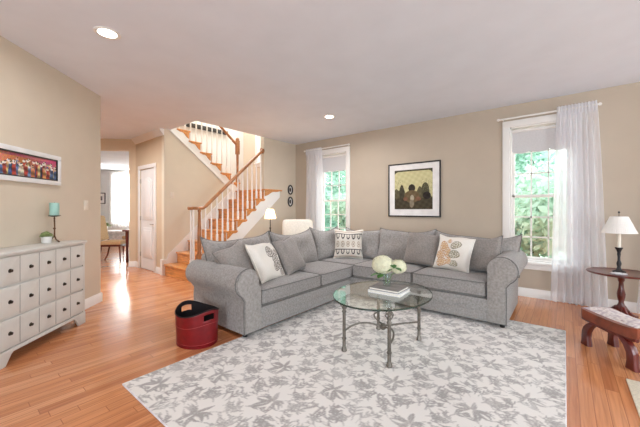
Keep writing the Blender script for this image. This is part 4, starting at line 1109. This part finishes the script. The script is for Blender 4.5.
bn2 = thing('bench', 'low white covered bench under the dining room window', 'bench', uv(-6.35, 11.3), D45)
cushion(-.85, .85, -.25, .25, .36, .5, .01, .03).build('cushion', m_linen, bn2, ang=60)
bx(-.85, .85, -.24, .24, .14, .36, .01).build('skirt', m_linen, bn2)
for x in (-.75, .75):
    for y in (-.2, .2): MB().lathe([(.02, 0), (.026, .15)], x, y, 10).build('leg', m_maho, bn2)
pl_ = thing('potted_plant', 'leafy green plant in a white pot on the dining room bench', 'plant', uv(-6.3, 11.3, .512), D45)
MB().lathe([(0, 0), (.08, 0), (.11, .15), (.1, .15), (0, .13)], 0, 0, 20).build('pot', m_pot, pl_)
lf = MB(); r = random.Random(2)
for k in range(70):
    a = r.uniform(0, 2*PI); e = r.uniform(.1, 1.2); L = r.uniform(.12, .34); d1 = Vector((math.cos(a)*math.cos(e)*1.2, math.sin(a)*math.cos(e), math.sin(e)*.7)); p0 = Vector((0, 0, .14)); p1 = p0+d1*L
    sd = d1.cross(Vector((0, 0, 1))).normalized()*.035; lf.add([p0, p0+(p1-p0)*.6+sd, p1+Vector((0, 0, -.03)), p0+(p1-p0)*.6-sd], [(0, 1, 2, 3)])
lf.build('foliage', m_leafpale, pl_, weld=False)
fp = thing('framed_print', 'small black framed print on the dining room wall', 'framed picture', uv(-7.22, 12.4, 1.45), D45)
frame_mb(0, .36, 0, .42, .03, -.025, -.001).build('frame', m_blackframe, fp)
bx(.025, .335, -.012, -.006, .025, .395).build('mat_board', m_matboard, fp)
bx(.11, .25, -.014, -.0115, .13, .29).build('print', m_bookgrey, fp)
t = thing('sheer_curtain', 'white sheer curtain over the dining room window', 'curtain', uv(-6.0, 12.3), D45)
vv = []; ff = []; nx = 160
for j in range(9):
    z = 2.64+(.55-2.64)*j/8
    for i in range(nx+1): s = i/nx; vv.append((-.62+1.24*s, .03*math.sin(s*2*PI*11), z))
for j in range(8):
    for i in range(nx): a = j*(nx+1)+i; ff.append((a, a+1, a+nx+2, a+nx+1))
MB().add(vv, ff).build('curtain_panel', m_sheer, t, ang=180)
rd = thing('curtain_rod', 'white curtain rod above the dining room window', 'curtain rod', uv(-6.0, 12.3, 2.655), D45)
MB().tube([(-.7, 0, 0), (.7, 0, 0)], .012, 8).build('rod', m_trim, rd)
for s in (-1, 1): MB().tube([(s*.66, 0, 0), (s*.66, .098, 0)], .008, 6).build('bracket', m_trim, rd)

# ------------------------------------------------------------------ outside
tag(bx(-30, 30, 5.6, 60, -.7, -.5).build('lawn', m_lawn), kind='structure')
def tree_mesh(seed, r, h, nleaf, base):
    rr = random.Random(seed); mb = MB(); blobs = []
    for k in range(9): a = rr.uniform(0, 2*PI); q = rr.uniform(0, .75)*r; blobs.append((q*math.cos(a), q*math.sin(a), base+rr.uniform(.1, 1)*(h-base), rr.uniform(.35, .6)*r))
    for k in range(nleaf):
        b = rr.choice(blobs); n_ = Vector((rr.gauss(0, 1), rr.gauss(0, 1), rr.gauss(0, 1))).normalized(); p = Vector(b[:3])+n_*b[3]*rr.uniform(.55, 1.05)
        t1 = Vector((rr.gauss(0, 1), rr.gauss(0, 1), rr.gauss(0, 1))).normalized(); t2 = n_.cross(t1).normalized(); s = rr.uniform(.06, .13)
        mb.add([p-t1*s, p+t2*s*.5, p+t1*s, p-t2*s*.5], [(0, 1, 2, 3)])
    return mb
protos = []
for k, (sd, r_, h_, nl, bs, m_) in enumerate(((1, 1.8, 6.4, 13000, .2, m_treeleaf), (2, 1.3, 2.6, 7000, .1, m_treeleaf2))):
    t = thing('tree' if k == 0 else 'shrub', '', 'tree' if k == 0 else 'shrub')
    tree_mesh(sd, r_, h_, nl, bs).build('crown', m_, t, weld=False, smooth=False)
    MB().tube([(0, 0, -.05), (.05, 0, h_*.4), (0, .05, h_*.75)], [.14, .1, .04] if k == 0 else [.05, .04, .02], 8).build('trunk', m_bark, t)
    protos.append(t)
spots = [(0, -.9, 13.2), (0, -5.1, 14.6), (0, -9.3, 13.2), (0, 3.4, 13.4), (1, -.5, 8.5), (1, -3.3, 9.4), (1, -6.1, 10.0), (1, 2.6, 9.0)]
seen = {0: 0, 1: 0}
for (k, x, y) in spots:
    o = protos[k] if not seen[k] else dup(protos[k]); seen[k] += 1
    o.location = (x, y, -.5); o.rotation_euler.z = random.uniform(0, 6); s_ = random.uniform(.95, 1.05); o.scale = (s_, s_, s_)
    win = 'right window' if x > -4 else 'left window'
    tag(o, ('pale green leafy tree' if k == 0 else 'low pale green shrub')+' in the garden seen through the '+win, group=('trees' if k == 0 else 'shrubs')+' outside the '+win)
